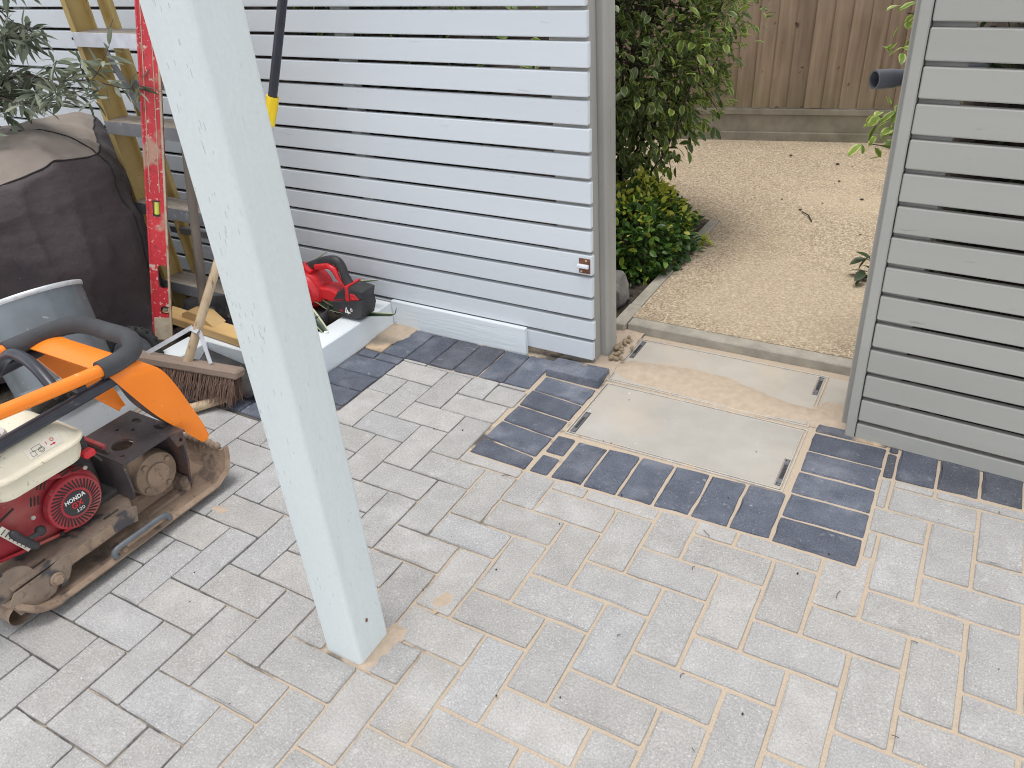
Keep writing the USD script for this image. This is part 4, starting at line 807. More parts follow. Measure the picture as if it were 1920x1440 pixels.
# orange cowl: a bent sheet, top panel and two tapering wings
def curve(pts, n): 
    P = smoothpath(pts, 12); d = np.r_[0, np.cumsum(np.linalg.norm(np.diff(P, axis=0), axis=1))]; s = np.linspace(0, d[-1], n); return np.stack([np.interp(s, d, P[:, k]) for k in range(3)], 1)
def mirror(P): Qm = P.copy(); Qm[:, 0] = (XR + XL) - Qm[:, 0]; return Qm[::-1]
rr = [(-1.650, -.190, .142), (-1.650, -.255, .235), (-1.650, -.300, .305), (-1.652, -.340, .385), (-1.655, -.365, .440), (-1.672, -.375, .462), (-1.72, -.378, .468)]
ff = [(-1.650, -.168, .150), (-1.648, -.178, .205), (-1.646, -.200, .285), (-1.646, -.220, .355), (-1.648, -.245, .415), (-1.660, -.285, .455), (-1.72, -.300, .466)]
n1 = 26
RR = curve(rr, n1); FF = curve(ff, n1)
RR = np.vstack([RR, np.linspace(RR[-1], mirror(RR)[0], 8)[1:-1], mirror(RR)]); FF = np.vstack([FF, np.linspace(FF[-1], mirror(FF)[0], 8)[1:-1], mirror(FF)])
ss = np.arange(len(RR))
def cowl_f(a, b):
    i = a.astype(int); p = RR[i] * (1 - b[..., None]) + FF[i] * b[..., None]; bow = np.sin(b * np.pi) * .006
    p[..., 2] += bow * (np.abs(i - len(RR) / 2) < 12); p[..., 0] += bow * np.where(i < 22, 1, np.where(i > len(RR) - 23, -1, 0)); return p
part(pc, 'orange_cowl', grid(cowl_f, ss, np.linspace(0, 1, 9), .004), ORANGE, smooth=45)
part(pc, 'cowl_rib', tube(smoothpath([(-1.675, -.34, .43), (-1.675, -.32, .36), (-1.675, -.28, .29), (-1.672, -.24, .235)], 6), .014, 10), RUSTBLK, smooth=True)
part(pc, 'cowl_bolt', sphere((XR - .004, -.372, .462), .010, 2, (1, 1, .6)), BOLT, smooth=True)
part(pc, 'red_bar', obox((-1.70, -.43, .265), (-1.92, -.43, .262), .012, .012, .002), ENGRED)

# ================================================================== THINGS IN THE BED CORNER
# spirit level: box profile leaning on the ladder
lv = thing('spirit_level', 'worn red box spirit level leaning upright against the yellow stepladder', 'spirit level', (-2.33, .25, .1))
L0, L1 = np.array([-2.375, .245, .103]), np.array([-2.245, .49, 1.27]); la_ = (L1 - L0); LL = np.linalg.norm(la_); la_ /= LL
ls_ = np.array([.72, .69, 0]); ls_ -= la_ * (ls_ @ la_); ls_ /= np.linalg.norm(ls_); ln_ = np.cross(ls_, la_)   # ln_ faces the viewer
if ln_ @ (EYE - L0) < 0: ln_ = -ln_
face = sbox(-.033, .033, 0, LL)
cuts = [shapely.affinity.translate(sbox(-.0, .0, -.03, .03).buffer(.0165, quad_segs=6), .010, .245), shapely.affinity.translate(Point(0, 0).buffer(.017, quad_segs=6), .012, .118),
        sbox(-.012, .012, .468, .522)]
web = face
for c_ in cuts: web = web.difference(c_)
def on_level(mesh): return place(mesh, L0, ls_, la_, ln_)
part(lv, 'body', on_level(prism(web, -.010, .010)), LEVELRED)
for xa in (-.033, .0255): part(lv, 'flange', on_level(cbox(xa, xa + .0075, .001, LL - .001, -.0125, .0125, .002)), LEVELRED if xa < 0 else LEVELTAN)
for xa in (-.018, .012): part(lv, 'ridge', on_level(cbox(xa - .0012, xa + .0012, .55, LL - .002, .0096, .0118, .0006)), LEVELTAN)
vp = part(lv, 'vial', on_level(cyl((0, .473, 0), (0, .517, 0), .0095, 16)), VIAL, smooth=30)
for zz in (.4675, .5195): part(lv, 'vial_ring', on_level(cbox(-.012, .012, zz - .001, zz + .003, -.011, .0112, .0005)), BLACK)
part(lv, 'vial', on_level(cyl((.004, .118, 0), (.020, .118, 0), .008, 14)), M('vial_dirty', [(.3, (.2, .18, .12)), (.7, (.4, .36, .26))], scale=60, rough=.5), smooth=30)
part(lv, 'end_mud', on_level(cbox(-.0325, .0325, .002, .09, .0099, .0118, .001)), LEVELTAN)

# stepladder
ld = thing('step_ladder', 'yellow fibreglass stepladder standing behind the covered barbecue', 'ladder', (-2.5, .6, .05))
def chan(p0, p1, w, d, mat, nm):
    p0, p1 = np.array(p0), np.array(p1)
    part(ld, nm, obox(p0, p1, w, d, .003, (0, 1, 0)), mat)
lz = lambda a, b, z: np.array(a) + (np.array(b) - np.array(a)) * (z - a[2]) / (b[2] - a[2])
FL0, FL1 = (-2.680, .565, .03), (-2.815, .575, 1.75); FR0, FR1 = (-2.20, .565, .03), (-2.325, .575, 1.75)
for a, b, s in ((FL0, FL1, 1), (FR0, FR1, -1)):
    a, b = np.array(a), np.array(b)
    part(ld, 'stile', obox(a, b, .006, .085, .002, (0, 1, 0)), FIBRE)
    part(ld, 'stile_flange', obox(a + [.008 * s, -.040, 0], b + [.008 * s, -.040, 0], .026, .005, .0015, (0, 1, 0)), FIBRE)
    part(ld, 'stile_flange', obox(a + [.014 * s, .040, 0], b + [.014 * s, .040, 0], .028, .005, .0015, (0, 1, 0)), FIBRE)
for z_, mt in ((.178, 0), (.505, 0), (.812, 1), (1.115, 2), (1.42, 1)):
    a, b = lz(FL0, FL1, z_), lz(FR0, FR1, z_)
    t_ = part(ld, 'tread', cbox(a[0] + .004, b[0] - .004, a[1] - .046, a[1] + .048, z_ - .004, z_, .001), ALU)
    put(t_ + '/front_lip', cbox(a[0] + .004, b[0] - .004, a[1] - .049, a[1] - .0465, z_ - .046, z_ + .001, .0008), ALUW if mt == 2 else ALUF)
    put(t_ + '/rear_lip', cbox(a[0] + .004, b[0] - .004, a[1] + .0485, a[1] + .051, z_ - .035, z_ + .001, .0008), ALUF)
    for k in range(9): put(t_ + '/' + numbered(t_, 'groove'), cbox(a[0] + .008, b[0] - .008, a[1] - .040 + .0095 * k, a[1] - .0365 + .0095 * k, z_ - .0005, z_ + .0012, .0004), ALU)
    for q in (a, b): put(t_ + '/' + numbered(t_, 'rivet'), sphere((q[0] - .003 if q is a else q[0] + .003, q[1] - .0445, z_ - .02), .0055, 1), BLACK)
for xa, xb in ((-2.675, -2.765), (-2.225, -2.33)):
    part(ld, 'rear_rail', obox((xa, .70, .03), (xb, .675, 1.72), .042, .022, .004, (0, 1, 0)), FIBRE)
    part(ld, 'rear_rail_web', obox((xa - .012, .683, .03), (xb - .012, .660, 1.72), .006, .030, .001, (0, 1, 0)), FIBRE)
for z_ in (.32, .90, 1.30): part(ld, 'rear_bar', cbox(-2.76, -2.28, .672, .69, z_, z_ + .03, .003), ALUF)
part(ld, 'brace', obox((-2.78, .60, 1.16), (-2.70, .672, .80), .006, .024, .001, (0, 1, 0)), ALUF); part(ld, 'brace', obox((-2.56, .655, 1.02), (-2.66, .668, .86), .006, .022, .001, (0, 1, 0)), ALUF)

# tools leaning in the corner
mt_ = thing('pickaxe_handle', 'dark weathered wooden tool handle standing upright behind the broom handle', 'tool handle', (-2.35, .42, .14))
part(mt_, 'handle', tube(smoothpath([(-2.335, .415, .142), (-2.318, .418, .20), (-2.283, .43, .40), (-2.233, .45, .70), (-2.19, .465, .95)], 6), np.interp(np.linspace(0, 1, 25), [0, .06, .15, .5, 1], [.027, .024, .0185, .0165, .0165]), 14), OLDWOOD, smooth=True)
br = thing('broom', 'stiff brown bristle broom with pale wooden handle resting on its bristles', 'broom', (-2.06, .11, .08))
SL, SR = np.array([-2.255, .05, .160]), np.array([-1.885, .172, .112]); sd = (SR - SL); SLn = np.linalg.norm(sd); sd /= SLn
su = np.array([0.0, .25, 1.0]); su -= sd * (su @ sd); su /= np.linalg.norm(su); sw = np.cross(su, sd)
part(br, 'stock', obox(SL, SR, .062, .030, .006, su), STOCK)
rbz = np.random.default_rng(8); VV, FF_ = [], []; base_n = 0
def bristle(p, q, r, bend):
    global base_n
    mid = (p + q) / 2 + bend; d = q - p; u = np.cross(d, [0.3, .1, .9]); u /= np.linalg.norm(u); w = np.cross(d / np.linalg.norm(d), u)
    rows = []
    for c_, rr_ in ((p, r), (mid, r * .9), (q, r * .35)):
        rows += [c_ + rr_ * u, c_ + rr_ * (-.5 * u + .87 * w), c_ + rr_ * (-.5 * u - .87 * w)]
    VV.extend(rows); b = base_n
    for k in range(2):
        for j in range(3): a, c_ = b + 3 * k + j, b + 3 * k + (j + 1) % 3; FF_.append((a, c_, c_ + 3)); FF_.append((a, c_ + 3, a + 3))
    base_n += 9
for k in range(30):
    for row in range(4):
        c_ = SL + sd * (.012 + (SLn - .024) * (k + .5 + rbz.uniform(-.2, .2)) / 30) + sw * (-.023 + .0153 * row) - su * .012
        for _ in range(16):
            o = rbz.normal(0, .0032, 2); p = c_ + sd * o[0] + sw * o[1]
            spread = (row - 1.5) * .012; q = p - su * rbz.uniform(.076, .094) + sd * (rbz.normal(0, .009) + .012 * (k / 15 - 1)) + sw * (spread + rbz.normal(0, .008)) + np.array([0, -.012, 0])
            q[2] = max(q[2], .004); bristle(p, q, rbz.uniform(.0009, .0014), rbz.normal(0, .004, 3))
part(br, 'bristles', T(VV, FF_), BRIS, smooth=False, kind='stuff')
h0 = SL + sd * SLn * .50 + su * .010; hd = np.array([.045, .175, .275]); hd /= np.linalg.norm(hd)
part(br, 'handle', tube([h0 - hd * .01, h0 + hd * .2, h0 + hd * .45, h0 + hd * .62], [.0155, .0150, .0145, .014], 14), HANDLE, smooth=True)
ap = h0 + hd * .125
part(br, 'stay', obox(SL + sd * .045 + su * .017, ap + [-.018, -.006, .002], .015, .0025, .0006, sw), BRACE); part(br, 'stay', obox(SL + sd * (SLn - .11) + su * .017, ap + [.016, -.010, -.004], .015, .0025, .0006, sw), BRACE)
part(br, 'stay_clip', obox(ap + [-.022, -.016, .001], ap + [.018, -.018, -.004], .016, .0025, .0006, (0, -.7, 1)), BRACE)
sv = thing('shovel', 'flat black shovel with a pale handle lying under the broom', 'shovel', (-2.0, .13, .02))
def blade(u, v):
    x = -2.26 + .40 * u + .03 * v; y = .175 + .10 * v - .0 * u; rim = .035 * np.clip(1 - v / .12, 0, 1) * 0 + .022 * np.clip((v - .86) / .14, 0, 1) ** 1.5 + .02 * np.clip(1 - u / .06, 0, 1) + .02 * np.clip((u - .94) / .06, 0, 1)
    return np.stack([x, y + .02 * np.clip((v - .86) / .14, 0, 1), .012 + .045 * np.clip(1 - u, 0, 1) ** 1.2 * (.35 + .65 * v) + rim], -1)
part(sv, 'blade', grid(blade, np.linspace(0, 1, 30), np.linspace(0, 1, 24), .003), SHOVEL, smooth=40)
part(sv, 'handle', tube([(-1.93, .13, .032), (-1.99, .045, .025), (-2.03, .0, .022), (-2.06, -.06, .02)], .0165, 14), HANDLE, smooth=True)
pt = thing('long_handled_tool', 'black fibreglass tool shaft with yellow socket leaning on the fence behind the post', 'hand tool', (-1.86, .62, .05))
g0, g1 = np.array([-1.908, .72, 1.195]), np.array([-2.000, .68, .905]); gd = (g1 - g0) / np.linalg.norm(g1 - g0)
part(pt, 'shaft', tube([g0 - gd * .30, g0, g1], .0155, 16), POLEBLK, smooth=40)
part(pt, 'socket', tube([g1 - gd * .0, g1 + gd * .03, g1 + gd * .10], [.0215, .022, .018], 16), YELLOW, smooth=40)
part(pt, 'blade', cat([cyl(g1 + gd * .10, g1 + gd * .34, .016, 14), obox(g1 + gd * .33, g1 + gd * .58, .06, .012, .003, (0, 1, .2)), obox(g1 + gd * .58, g1 + gd * .86, .05, .010, .003, (0, 1, .2))]), BRACE, smooth=40)
tb = thing('timber_offcut', 'long sawn pine offcut laid along the sleeper behind the broom', 'timber', (-2.2, .37, .1))
part(tb, 'plank', obox((-2.52, .385, .118), (-1.985, .352, .118), .07, .036, .003), PINE)
tb2 = thing('timber_offcut', 'short chamfered pine block sitting on the longer offcut', 'timber', (-2.25, .39, .137))
wb = prism(Polygon([(0, 0), (.19, 0), (.13, .034), (.05, .034), (.015, .02)]), 0, .06); part(tb2, 'block', place(wb, (-2.395, .42, .1365), (.995, -.06, 0), (0, 0, 1), (-.06, -.995, 0)), PINE)
bag = thing('plastic_bag', 'crumpled clear plastic bag beside the timber offcuts', 'bag', (-2.12, .46, .14))
sp = sphere((-2.085, .455, .185), .055, 4, (1.1, .7, .75)); v = np.asarray(sp.vertices); v += (meshkit.fbm(v * 30, 3, 2)[:, None] - .5) * .05 * (v - v.mean(0)) / .05; sp.vertices = v
part(bag, 'film', sp, BAG, smooth=25)
rb_ = thing('bin_bag', 'dark heap of black plastic in the bed behind the timber', 'bag', (-2.3, .5, .03))
sp = sphere((-2.30, .51, .04), .17, 4, (1.6, .55, .75)); v = np.asarray(sp.vertices); v += (meshkit.fbm(v * 13, 4, 5)[:, None] - .5) * .10 * (v - v.mean(0)) / .15; sp.vertices = v
part(rb_, 'film', sp, SHOVEL, smooth=25)

# bucket
bk = thing('bucket', 'grey galvanised bucket tipped back behind the compactor handle', 'bucket', (-2.27, -.19, .1))
ba = np.array([-.41345, .13377, .90065]); bb = np.array([-2.2867, -.1796, .166])
part(bk, 'shell', lathe([(1e-5, 0), (.146, 0), (.150, .003), (.152, .02), (.158, .15), (.1635, .287), (.164, .298), (.162, .300), (.1605, .288), (.148, .02), (1e-5, .012)], bb, ba, 84), ZINC, smooth=35)
part(bk, 'rim', lathe([(.1635, .285), (.168, .288), (.1695, .294), (.168, .300), (.162, .301), (.160, .296)], bb, ba, 84), ZINCRIM, smooth=True)
part(bk, 'base_ring', lathe([(.148, .004), (.1545, .002), (.1555, .010), (.154, .022), (.1520, .024)], bb, ba, 84), ZINC, smooth=True)
tr = thing('planter_box', 'olive grey ridged trough lying behind the compactor', 'trough', (-2.3, -.33, .1))
part(tr, 'side', place(cbox(-.16, .06, -.012, .012, -.06, .09, .004), (-2.33, -.27, .16), (.55, -.83, 0), (-.75, -.5, .43), (-.36, -.24, -.9)), M('trough_grey', [(.3, (.20, .20, .175)), (.7, (.27, .27, .24))], scale=8, rough=.6))

# covered barbecue
cv = thing('covered_barbecue', 'barbecue on wheels under a brown fabric cover at the left', 'barbecue', (-2.9, .1, .02))
CO = np.array([-2.575, .405]); ca_ = np.array([-.30, -.95]); ca_ /= np.linalg.norm(ca_); cb_ = np.array([-.84, .54]); cb_ /= np.linalg.norm(cb_)
plan = np.array([CO, CO + ca_ * 1.15, CO + ca_ * 1.15 + cb_ * .8, CO + cb_ * .8])
PLAN = Polygon(plan).buffer(-.10).buffer(.10, quad_segs=10); NR = 360
def cover_ring(s, inset):
    base = PLAN.buffer(-inset, quad_segs=10) if inset > 0 else PLAN.buffer(-inset)
    ln = base.exterior; d0 = ln.project(Point(CO)); L_ = ln.length; ccw = 1 if ln.is_ccw else -1
    return np.array([ln.interpolate((d0 - ccw * t * L_) % L_).coords[0] for t in s])
s_ = np.linspace(0, 1, NR, endpoint=False)
ctl = np.array([(-.035, .02), (-.032, .06), (-.022, .14), (-.022, .24), (-.026, .36), (-.022, .47), (-.010, .56), (-.004, .62), (.004, .675), (.026, .722), (.07, .752), (.14, .776), (.22, .794), (.30, .804), (.335, .807)])
tt = np.linspace(0, 1, len(ctl)); tq = np.linspace(0, 1, 64); NV = 64
ctl = np.stack([np.interp(tq, tt, ctl[:, k]) for k in range(2)], 1)
P = np.stack([np.c_[cover_ring(s_, i_), np.full(NR, z_)] for i_, z_ in ctl]); zr = P[..., 2].copy()
ctr = P.mean((0, 1)); out_ = P - ctr; out_[..., 2] = 0; out_ /= np.linalg.norm(out_, axis=-1, keepdims=True) + 1e-9
low = np.clip((.66 - zr) / .6, 0, 1)
ridge = lambda q, sd: (1 - np.abs(2 * meshkit.noise(q, sd) - 1)) ** 4
fold = np.sin(s_ * 2 * np.pi * 11 + 1.2 * np.sin(s_ * 40))[None] * .012 * low ** 1.3 + (meshkit.fbm(P * 5, 3, 3) - .5) * .09 * (.4 + .6 * low)
fold = fold + .012 * ridge(P * np.array([7, 7, 2.2]), 4) + .010 * ridge(P * np.array([5, 5, 9.0]) + P[..., 2:] * 3, 9) + .004 * ridge(P * np.array([12, 12, 5.0]), 14)
P = P + out_ * fold[..., None]
P[..., 2] += np.where(zr > .68, (meshkit.fbm(P * 4, 3, 6) - .5) * .06 + .014 * ridge(P * 6, 21), 0) * np.clip((zr - .68) / .05, 0, 1)
P[..., 2] += np.clip((.08 - zr) / .06, 0, 1) * (.02 * np.sin(s_ * 2 * np.pi * 7)[None] + .02)
jj = np.arange(NR); droop = .13 * np.clip(jj / 105, 0, 1) ** 1.2 * np.clip((230 - jj) / 60, 0, 1)
P[..., 2] -= droop[None] * np.exp(-((zr - .72) / .17) ** 2)
V = P.reshape(-1, 3); F = []
for i in range(NV - 1):
    for j in range(NR): a, b = i * NR + j, i * NR + (j + 1) % NR; F += [(a, b, b + NR), (a, b + NR, a + NR)]
k = len(V); V = np.vstack([V, V[-NR:].mean(0) + [0, 0, .004]])
for j in range(NR): F.append((k, (NV - 1) * NR + j, (NV - 1) * NR + (j + 1) % NR))
cm = T(V, F)
if cm.volume < 0: cm.invert()
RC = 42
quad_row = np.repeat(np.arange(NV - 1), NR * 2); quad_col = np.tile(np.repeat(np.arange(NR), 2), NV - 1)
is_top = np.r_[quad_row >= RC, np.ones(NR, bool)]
Nrm = cm.vertex_normals
def sub_cover(name, mask, mat):
    ids = np.unique(cm.faces[mask]); re_ = np.full(len(cm.vertices), -1); re_[ids] = np.arange(len(ids)); path = cv + '/' + numbered(cv, name)
    p = put(path, T(np.asarray(cm.vertices)[ids], re_[cm.faces[mask]]), mat, True); p.GetNormalsAttr().Set(Vt.Vec3fArray.FromNumpy(np.asarray(Nrm)[ids].astype(np.float32))); return path
cm.faces = cm.faces
cvp = sub_cover('cover_sides', ~is_top, CLOTH); sub_cover('cover_top', is_top, CLOTH_SKYLIT)
def seam(ids):
    pts = np.array([P[int(i), int(j) % NR] + out_[int(i), int(j) % NR] * .001 + [0, 0, .001] for i, j in ids]); put(cvp + '/' + numbered(cvp, 'seam'), tube(smoothpath(pts, 3), .0030, 6), SEAM, True)
seam([(RC, j) for j in range(0, 140, 4)]); seam([(RC, -j) for j in range(0, 70, 4)])
seam([(i, 0) for i in range(RC, 2, -2)]); seam([(i, -1.1 * (i - RC)) for i in range(RC, 63, 2)])
wh = part(cv, 'wheel', lathe([(.0001, -.012), (.055, -.012), (.062, -.014), (.066, -.006), (.066, .006), (.062, .014), (.055, .012), (.02, .016), (.0001, .018)], (-2.345, .10, .125), (.70, -.62, .34), 40), HUBG, smooth=40)
WA = np.array([.70, -.62, .34]); WA /= np.linalg.norm(WA); WC = np.array([-2.345, .10, .125]); wu = np.cross(WA, [0, 0, 1.0]); wu /= np.linalg.norm(wu); wv = np.cross(WA, wu)
put(wh + '/tyre', tube([WC + .080 * (math.cos(a) * wu + math.sin(a) * wv) for a in np.linspace(0, 2 * np.pi, 61)], .016, 12, cap=False), RUBBER, True)
for k in range(30):
    a = 2 * math.pi * k / 30; d = math.cos(a) * wu + math.sin(a) * wv
    for o in (-.010, .010): p = WC + d * .092 + WA * (o + (.004 if k % 2 else -.004)); put(wh + '/' + numbered(wh, 'tread_knob'), obox(p - d * .003, p + d * .005, .007, .008, .001, WA), RUBBER)

# ================================================================== CORDLESS TOOL, PLANT IN THE SLEEPER CORNER
ct = thing('cordless_tool', 'red and black cordless power tool with 4.0 battery on the sleeper by the fence', 'power tool', (-1.85, .70, .1))
def xzslab(pts, yc, w, b=.006):
    """outline in (x, z), w thick about yc, edges rounded by two steps"""
    p = Polygon(pts); q = p.buffer(-b, join_style=2)
    return trimesh.convex.convex_hull(np.vstack([np.c_[np.array(a.exterior.coords)[:, 0], np.full(len(a.exterior.coords), y), np.array(a.exterior.coords)[:, 1]] for a, y in ((q, yc - w / 2), (p, yc - w / 2 + b), (p, yc + w / 2 - b), (q, yc + w / 2))]))
bt = part(ct, 'battery', xzslab([(-1.905, .112), (-1.885, .102), (-1.79, .102), (-1.752, .120), (-1.735, .165), (-1.74, .20), (-1.90, .168)], .70, .078, .008), TOOLBLK, smooth=30)
part(ct, 'battery_top', xzslab([(-1.90, .165), (-1.74, .196), (-1.728, .232), (-1.80, .238), (-1.865, .205)], .70, .074, .006), TOOLBLK, smooth=30)
part(ct, 'release_clip', xzslab([(-1.824, .176), (-1.806, .180), (-1.800, .242), (-1.816, .240)], .70, .081, .003), TOOLRED); part(ct, 'red_panel', xzslab([(-1.80, .184), (-1.755, .193), (-1.775, .214), (-1.797, .214)], .70, .0785, .003), TOOLRED)
part(ct, 'red_foot', xzslab([(-1.965, .165), (-1.90, .158), (-1.83, .176), (-1.832, .192), (-1.885, .188), (-1.90, .212), (-1.955, .208)], .70, .070, .005), TOOLRED, smooth=30)
gpath = smoothpath([(-2.02, .70, .272), (-1.965, .70, .296), (-1.905, .70, .316), (-1.868, .70, .318), (-1.848, .70, .296), (-1.838, .70, .258), (-1.822, .70, .222)], 7)
part(ct, 'grip', tube(gpath, np.interp(np.linspace(0, 1, len(gpath)), [0, .3, .55, .8, 1], [.016, .0175, .018, .0165, .020]), 16), TOOLBLK, smooth=True)
part(ct, 'grip_inlay', tube([(-1.965, .685, .285), (-1.90, .684, .300), (-1.872, .683, .290), (-1.862, .683, .262), (-1.846, .683, .235)], [.012, .012, .013, .010, .006], 12), TOOLRED, smooth=True)
part(ct, 'trigger', xzslab([(-1.91, .292), (-1.882, .294), (-1.875, .272), (-1.896, .272)], .70, .024, .003), TOOLBLK)
part(ct, 'motor_drum', lathe([(1e-5, -.06), (.055, -.06), (.072, -.045), (.076, -.02), (.076, .02), (.072, .045), (.055, .06), (1e-5, .06)], (-2.022, .70, .185), (0, 1, 0), 40), TOOLRED, smooth=40)
part(ct, 'drum_rib', lathe([(.0765, -.004), (.078, 0), (.0765, .004)], (-2.022, .66, .185), (0, 1, 0), 40), TOOLRED, smooth=True)
part(ct, 'head', xzslab([(-2.06, .24), (-2.0, .25), (-1.985, .268), (-2.01, .287), (-2.06, .275)], .70, .06, .006), TOOLRED, smooth=30)
def text_xz(parent, txt, h, x, z, y, mat, ang=0.0, bold=True):
    t = meshkit.text_mesh(txt, h, .0008, bold=bold); v = np.asarray(t.vertices); v[:, :2] -= (v[:, :2].max(0) + v[:, :2].min(0)) / 2; ca, sa = math.cos(ang), math.sin(ang)
    p = put(parent + '/' + numbered(parent, 'lettering'), place(t, (x, y, z), (ca, 0, sa), (-sa, 0, ca), (0, -1, 0)), mat); setdata(p.GetPrim(), kind='stuff')
text_xz(bt, '4', .026, -1.826, .138, .6607, WHITE, .1); text_xz(bt, '.', .026, -1.812, .131, .6607, WHITE, .1); text_xz(bt, '0', .013, -1.802, .145, .6607, WHITE, .1); text_xz(bt, 'XC', .008, -1.852, .134, .6607, PRINTRED, .1)
pot = thing('plant_pot', 'black plastic plant pot beside the sleeper under the power tool', 'pot', (-2.0, .60, .02))
part(pot, 'pot_wall', lathe([(.070, 0), (.088, .105), (.094, .106), (.094, .118), (.088, .119), (.082, .10), (1e-5, .095)], (-1.985, .60, .02), (0, 0, 1), 36), SHOVEL, smooth=35)
def strap(pts, w, fold=.35):
    c = smoothpath(pts, 6); n = len(c); tg = np.gradient(c, axis=0); tg /= np.linalg.norm(tg, axis=1, keepdims=True)
    sd_ = np.cross(tg, [0, 0, 1.0]); sd_ /= np.linalg.norm(sd_, axis=1, keepdims=True) + 1e-9; up__ = np.cross(sd_, tg)
    ww = w * np.sin(np.clip(np.linspace(.25, 1, n), 0, 1) * np.pi) ** .6; cols = []; uv = []
    for k in (-1, -.5, 0, .5, 1):
        cols.append(c + sd_ * (ww * k)[:, None] + up__ * (np.abs(k) * fold * ww)[:, None]); uv.append(np.c_[np.linspace(0, 1, n), np.full(n, .5 + k / 2)])
    V = np.vstack(cols); F = []
    for a in range(4):
        for i in range(n - 1): p_ = a * n + i; F += [(p_, p_ + 1, p_ + n + 1), (p_, p_ + n + 1, p_ + n)]
    return T(V, F), np.vstack(uv)
sp_ = thing('spiky_plant', 'dark strap leaved plant with pale edged leaves spilling over the sleeper', 'plant', (-1.99, .61, .12))
for pts, w in (([(-2.0, .62, .12), (-1.97, .65, .155), (-1.91, .665, .125), (-1.80, .69, .112), (-1.70, .715, .116), (-1.655, .73, .122), (-1.640, .735, .158)], .020), ([(-1.99, .60, .12), (-1.95, .58, .155), (-1.89, .56, .125), (-1.845, .55, .095), (-1.825, .545, .10)], .020),
               ([(-1.99, .63, .13), (-1.93, .72, .185), (-1.84, .78, .20), (-1.765, .80, .215)], .018), ([(-2.01, .63, .13), (-2.03, .70, .25), (-1.99, .74, .30), (-1.93, .75, .335)], .012), ([(-2.0, .6, .12), (-2.06, .52, .2), (-2.1, .45, .18)], .02), ([(-2.0, .61, .12), (-2.08, .66, .22), (-2.17, .68, .2)], .02), ([(-1.98, .6, .12), (-1.98, .5, .17), (-1.96, .44, .12)], .017)):
    t, uv = strap(pts, w); part(sp_, 'leaf', t, BLADE, smooth=True, uv=uv)

# ================================================================== PLANTS
TL = np.array([0, .22, .22, .22, .5, .5, .5, .78, .78, .78, 1.0]); TV = np.array([0, -1, 0, 1, -1, 0, 1, -1, 0, 1, 0]); TW = np.array([0, .72, .72, .72, 1, 1, 1, .7, .7, .7, 0])
TF = np.array([(0, 1, 2), (0, 2, 3), (1, 4, 5), (1, 5, 2), (2, 5, 6), (2, 6, 3), (4, 7, 8), (4, 8, 5), (5, 8, 9), (5, 9, 6), (7, 10, 8), (8, 10, 9)])
def leaf_arrays(pos, d, up, length, width, curl=.25, fold=.25):
    d = d / np.linalg.norm(d, axis=1, keepdims=True); s = np.cross(d, up); s /= np.linalg.norm(s, axis=1, keepdims=True) + 1e-9; u = np.cross(s, d)
    L = length[:, None, None]; W_ = width[:, None, None]
    x = L * TL[None, :, None]; y = W_ * (TV * TW)[None, :, None] * .5; z = -curl * L * (TL ** 2)[None, :, None] + fold * W_ * (np.abs(TV) * TW)[None, :, None] * .5
    V = pos[:, None, :] + x * d[:, None, :] + y * s[:, None, :] + z * u[:, None, :]
    UV = np.tile(np.stack([TL, .5 + TV * .5], 1), (len(pos), 1, 1)); return V, UV
def leaves(parent, pos, d, up, length, width, mat, singles=0, curl=.25, fold=.25, name='leaf'):
    V, UV = leaf_arrays(pos, d, up, length, width, curl, fold); n = len(V)
    rel = pos - EYE; dist = np.linalg.norm(rel, axis=1); dep = rel @ FWD; px = 960 + 1443.6 * (rel @ RIGHT) / dep; py = 720 + 1443.6 * (rel @ DOWN) / dep
    vis = (px > -20) & (px < 1940) & (py > -20) & (py < 1460); score = np.where(vis, length / dist, 0); order = np.argsort(-score)
    for i in order[:singles]:
        part(parent, name, T(V[i], TF), mat, smooth=True, uv=UV[i])
    rest = order[singles:]
    if len(rest):
        F = (TF[None] + (np.arange(len(rest)) * 11)[:, None, None]).reshape(-1, 3)
        part(parent, 'foliage', T(V[rest].reshape(-1, 3), F), mat, smooth=True, uv=UV[rest].reshape(-1, 2), kind='stuff')
def unit(r, n): v = r.normal(0, 1, (n, 3)); return v / np.linalg.norm(v, axis=1, keepdims=True)

rv = np.random.default_rng(31)
# variegated bush by the gateway
vb = thing('variegated_bush', 'tall bush with cream edged leaves overhanging the path behind the gate post', 'bush', (-1.42, 2.2, .02))
C0 = np.array([-1.40, 2.12, 1.02]); RAD = np.array([.60, .50, .80])
u = unit(rv, 11500); rad_ = rv.uniform(.35, 1.06, len(u)) ** .6; lump = meshkit.fbm(u * 3.1 + 5, 4, 11)
pos = C0 + u * RAD * (rad_ * (.72 + .55 * lump))[:, None]
keep = (pos[:, 2] > .27) & (meshkit.noise(pos * 7, 3) > .24); pos = pos[keep]; u = u[keep]
d = u * .8 + unit(rv, len(pos)) * .8 + [0, 0, .1]; up = unit(rv, len(pos)) * .5 + [0, 0, 1.0]
lg = rv.uniform(.036, .060, len(pos)) * np.where(pos[:, 0] < -1.35, 1.25, 1.0); out = ((pos - C0) / RAD * u).sum(1)
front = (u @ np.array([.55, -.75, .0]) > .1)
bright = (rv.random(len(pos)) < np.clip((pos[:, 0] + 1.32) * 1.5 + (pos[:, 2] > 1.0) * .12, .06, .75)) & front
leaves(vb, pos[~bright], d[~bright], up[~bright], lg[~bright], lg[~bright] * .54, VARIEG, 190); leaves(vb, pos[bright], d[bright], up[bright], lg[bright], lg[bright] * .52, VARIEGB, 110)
tw = []
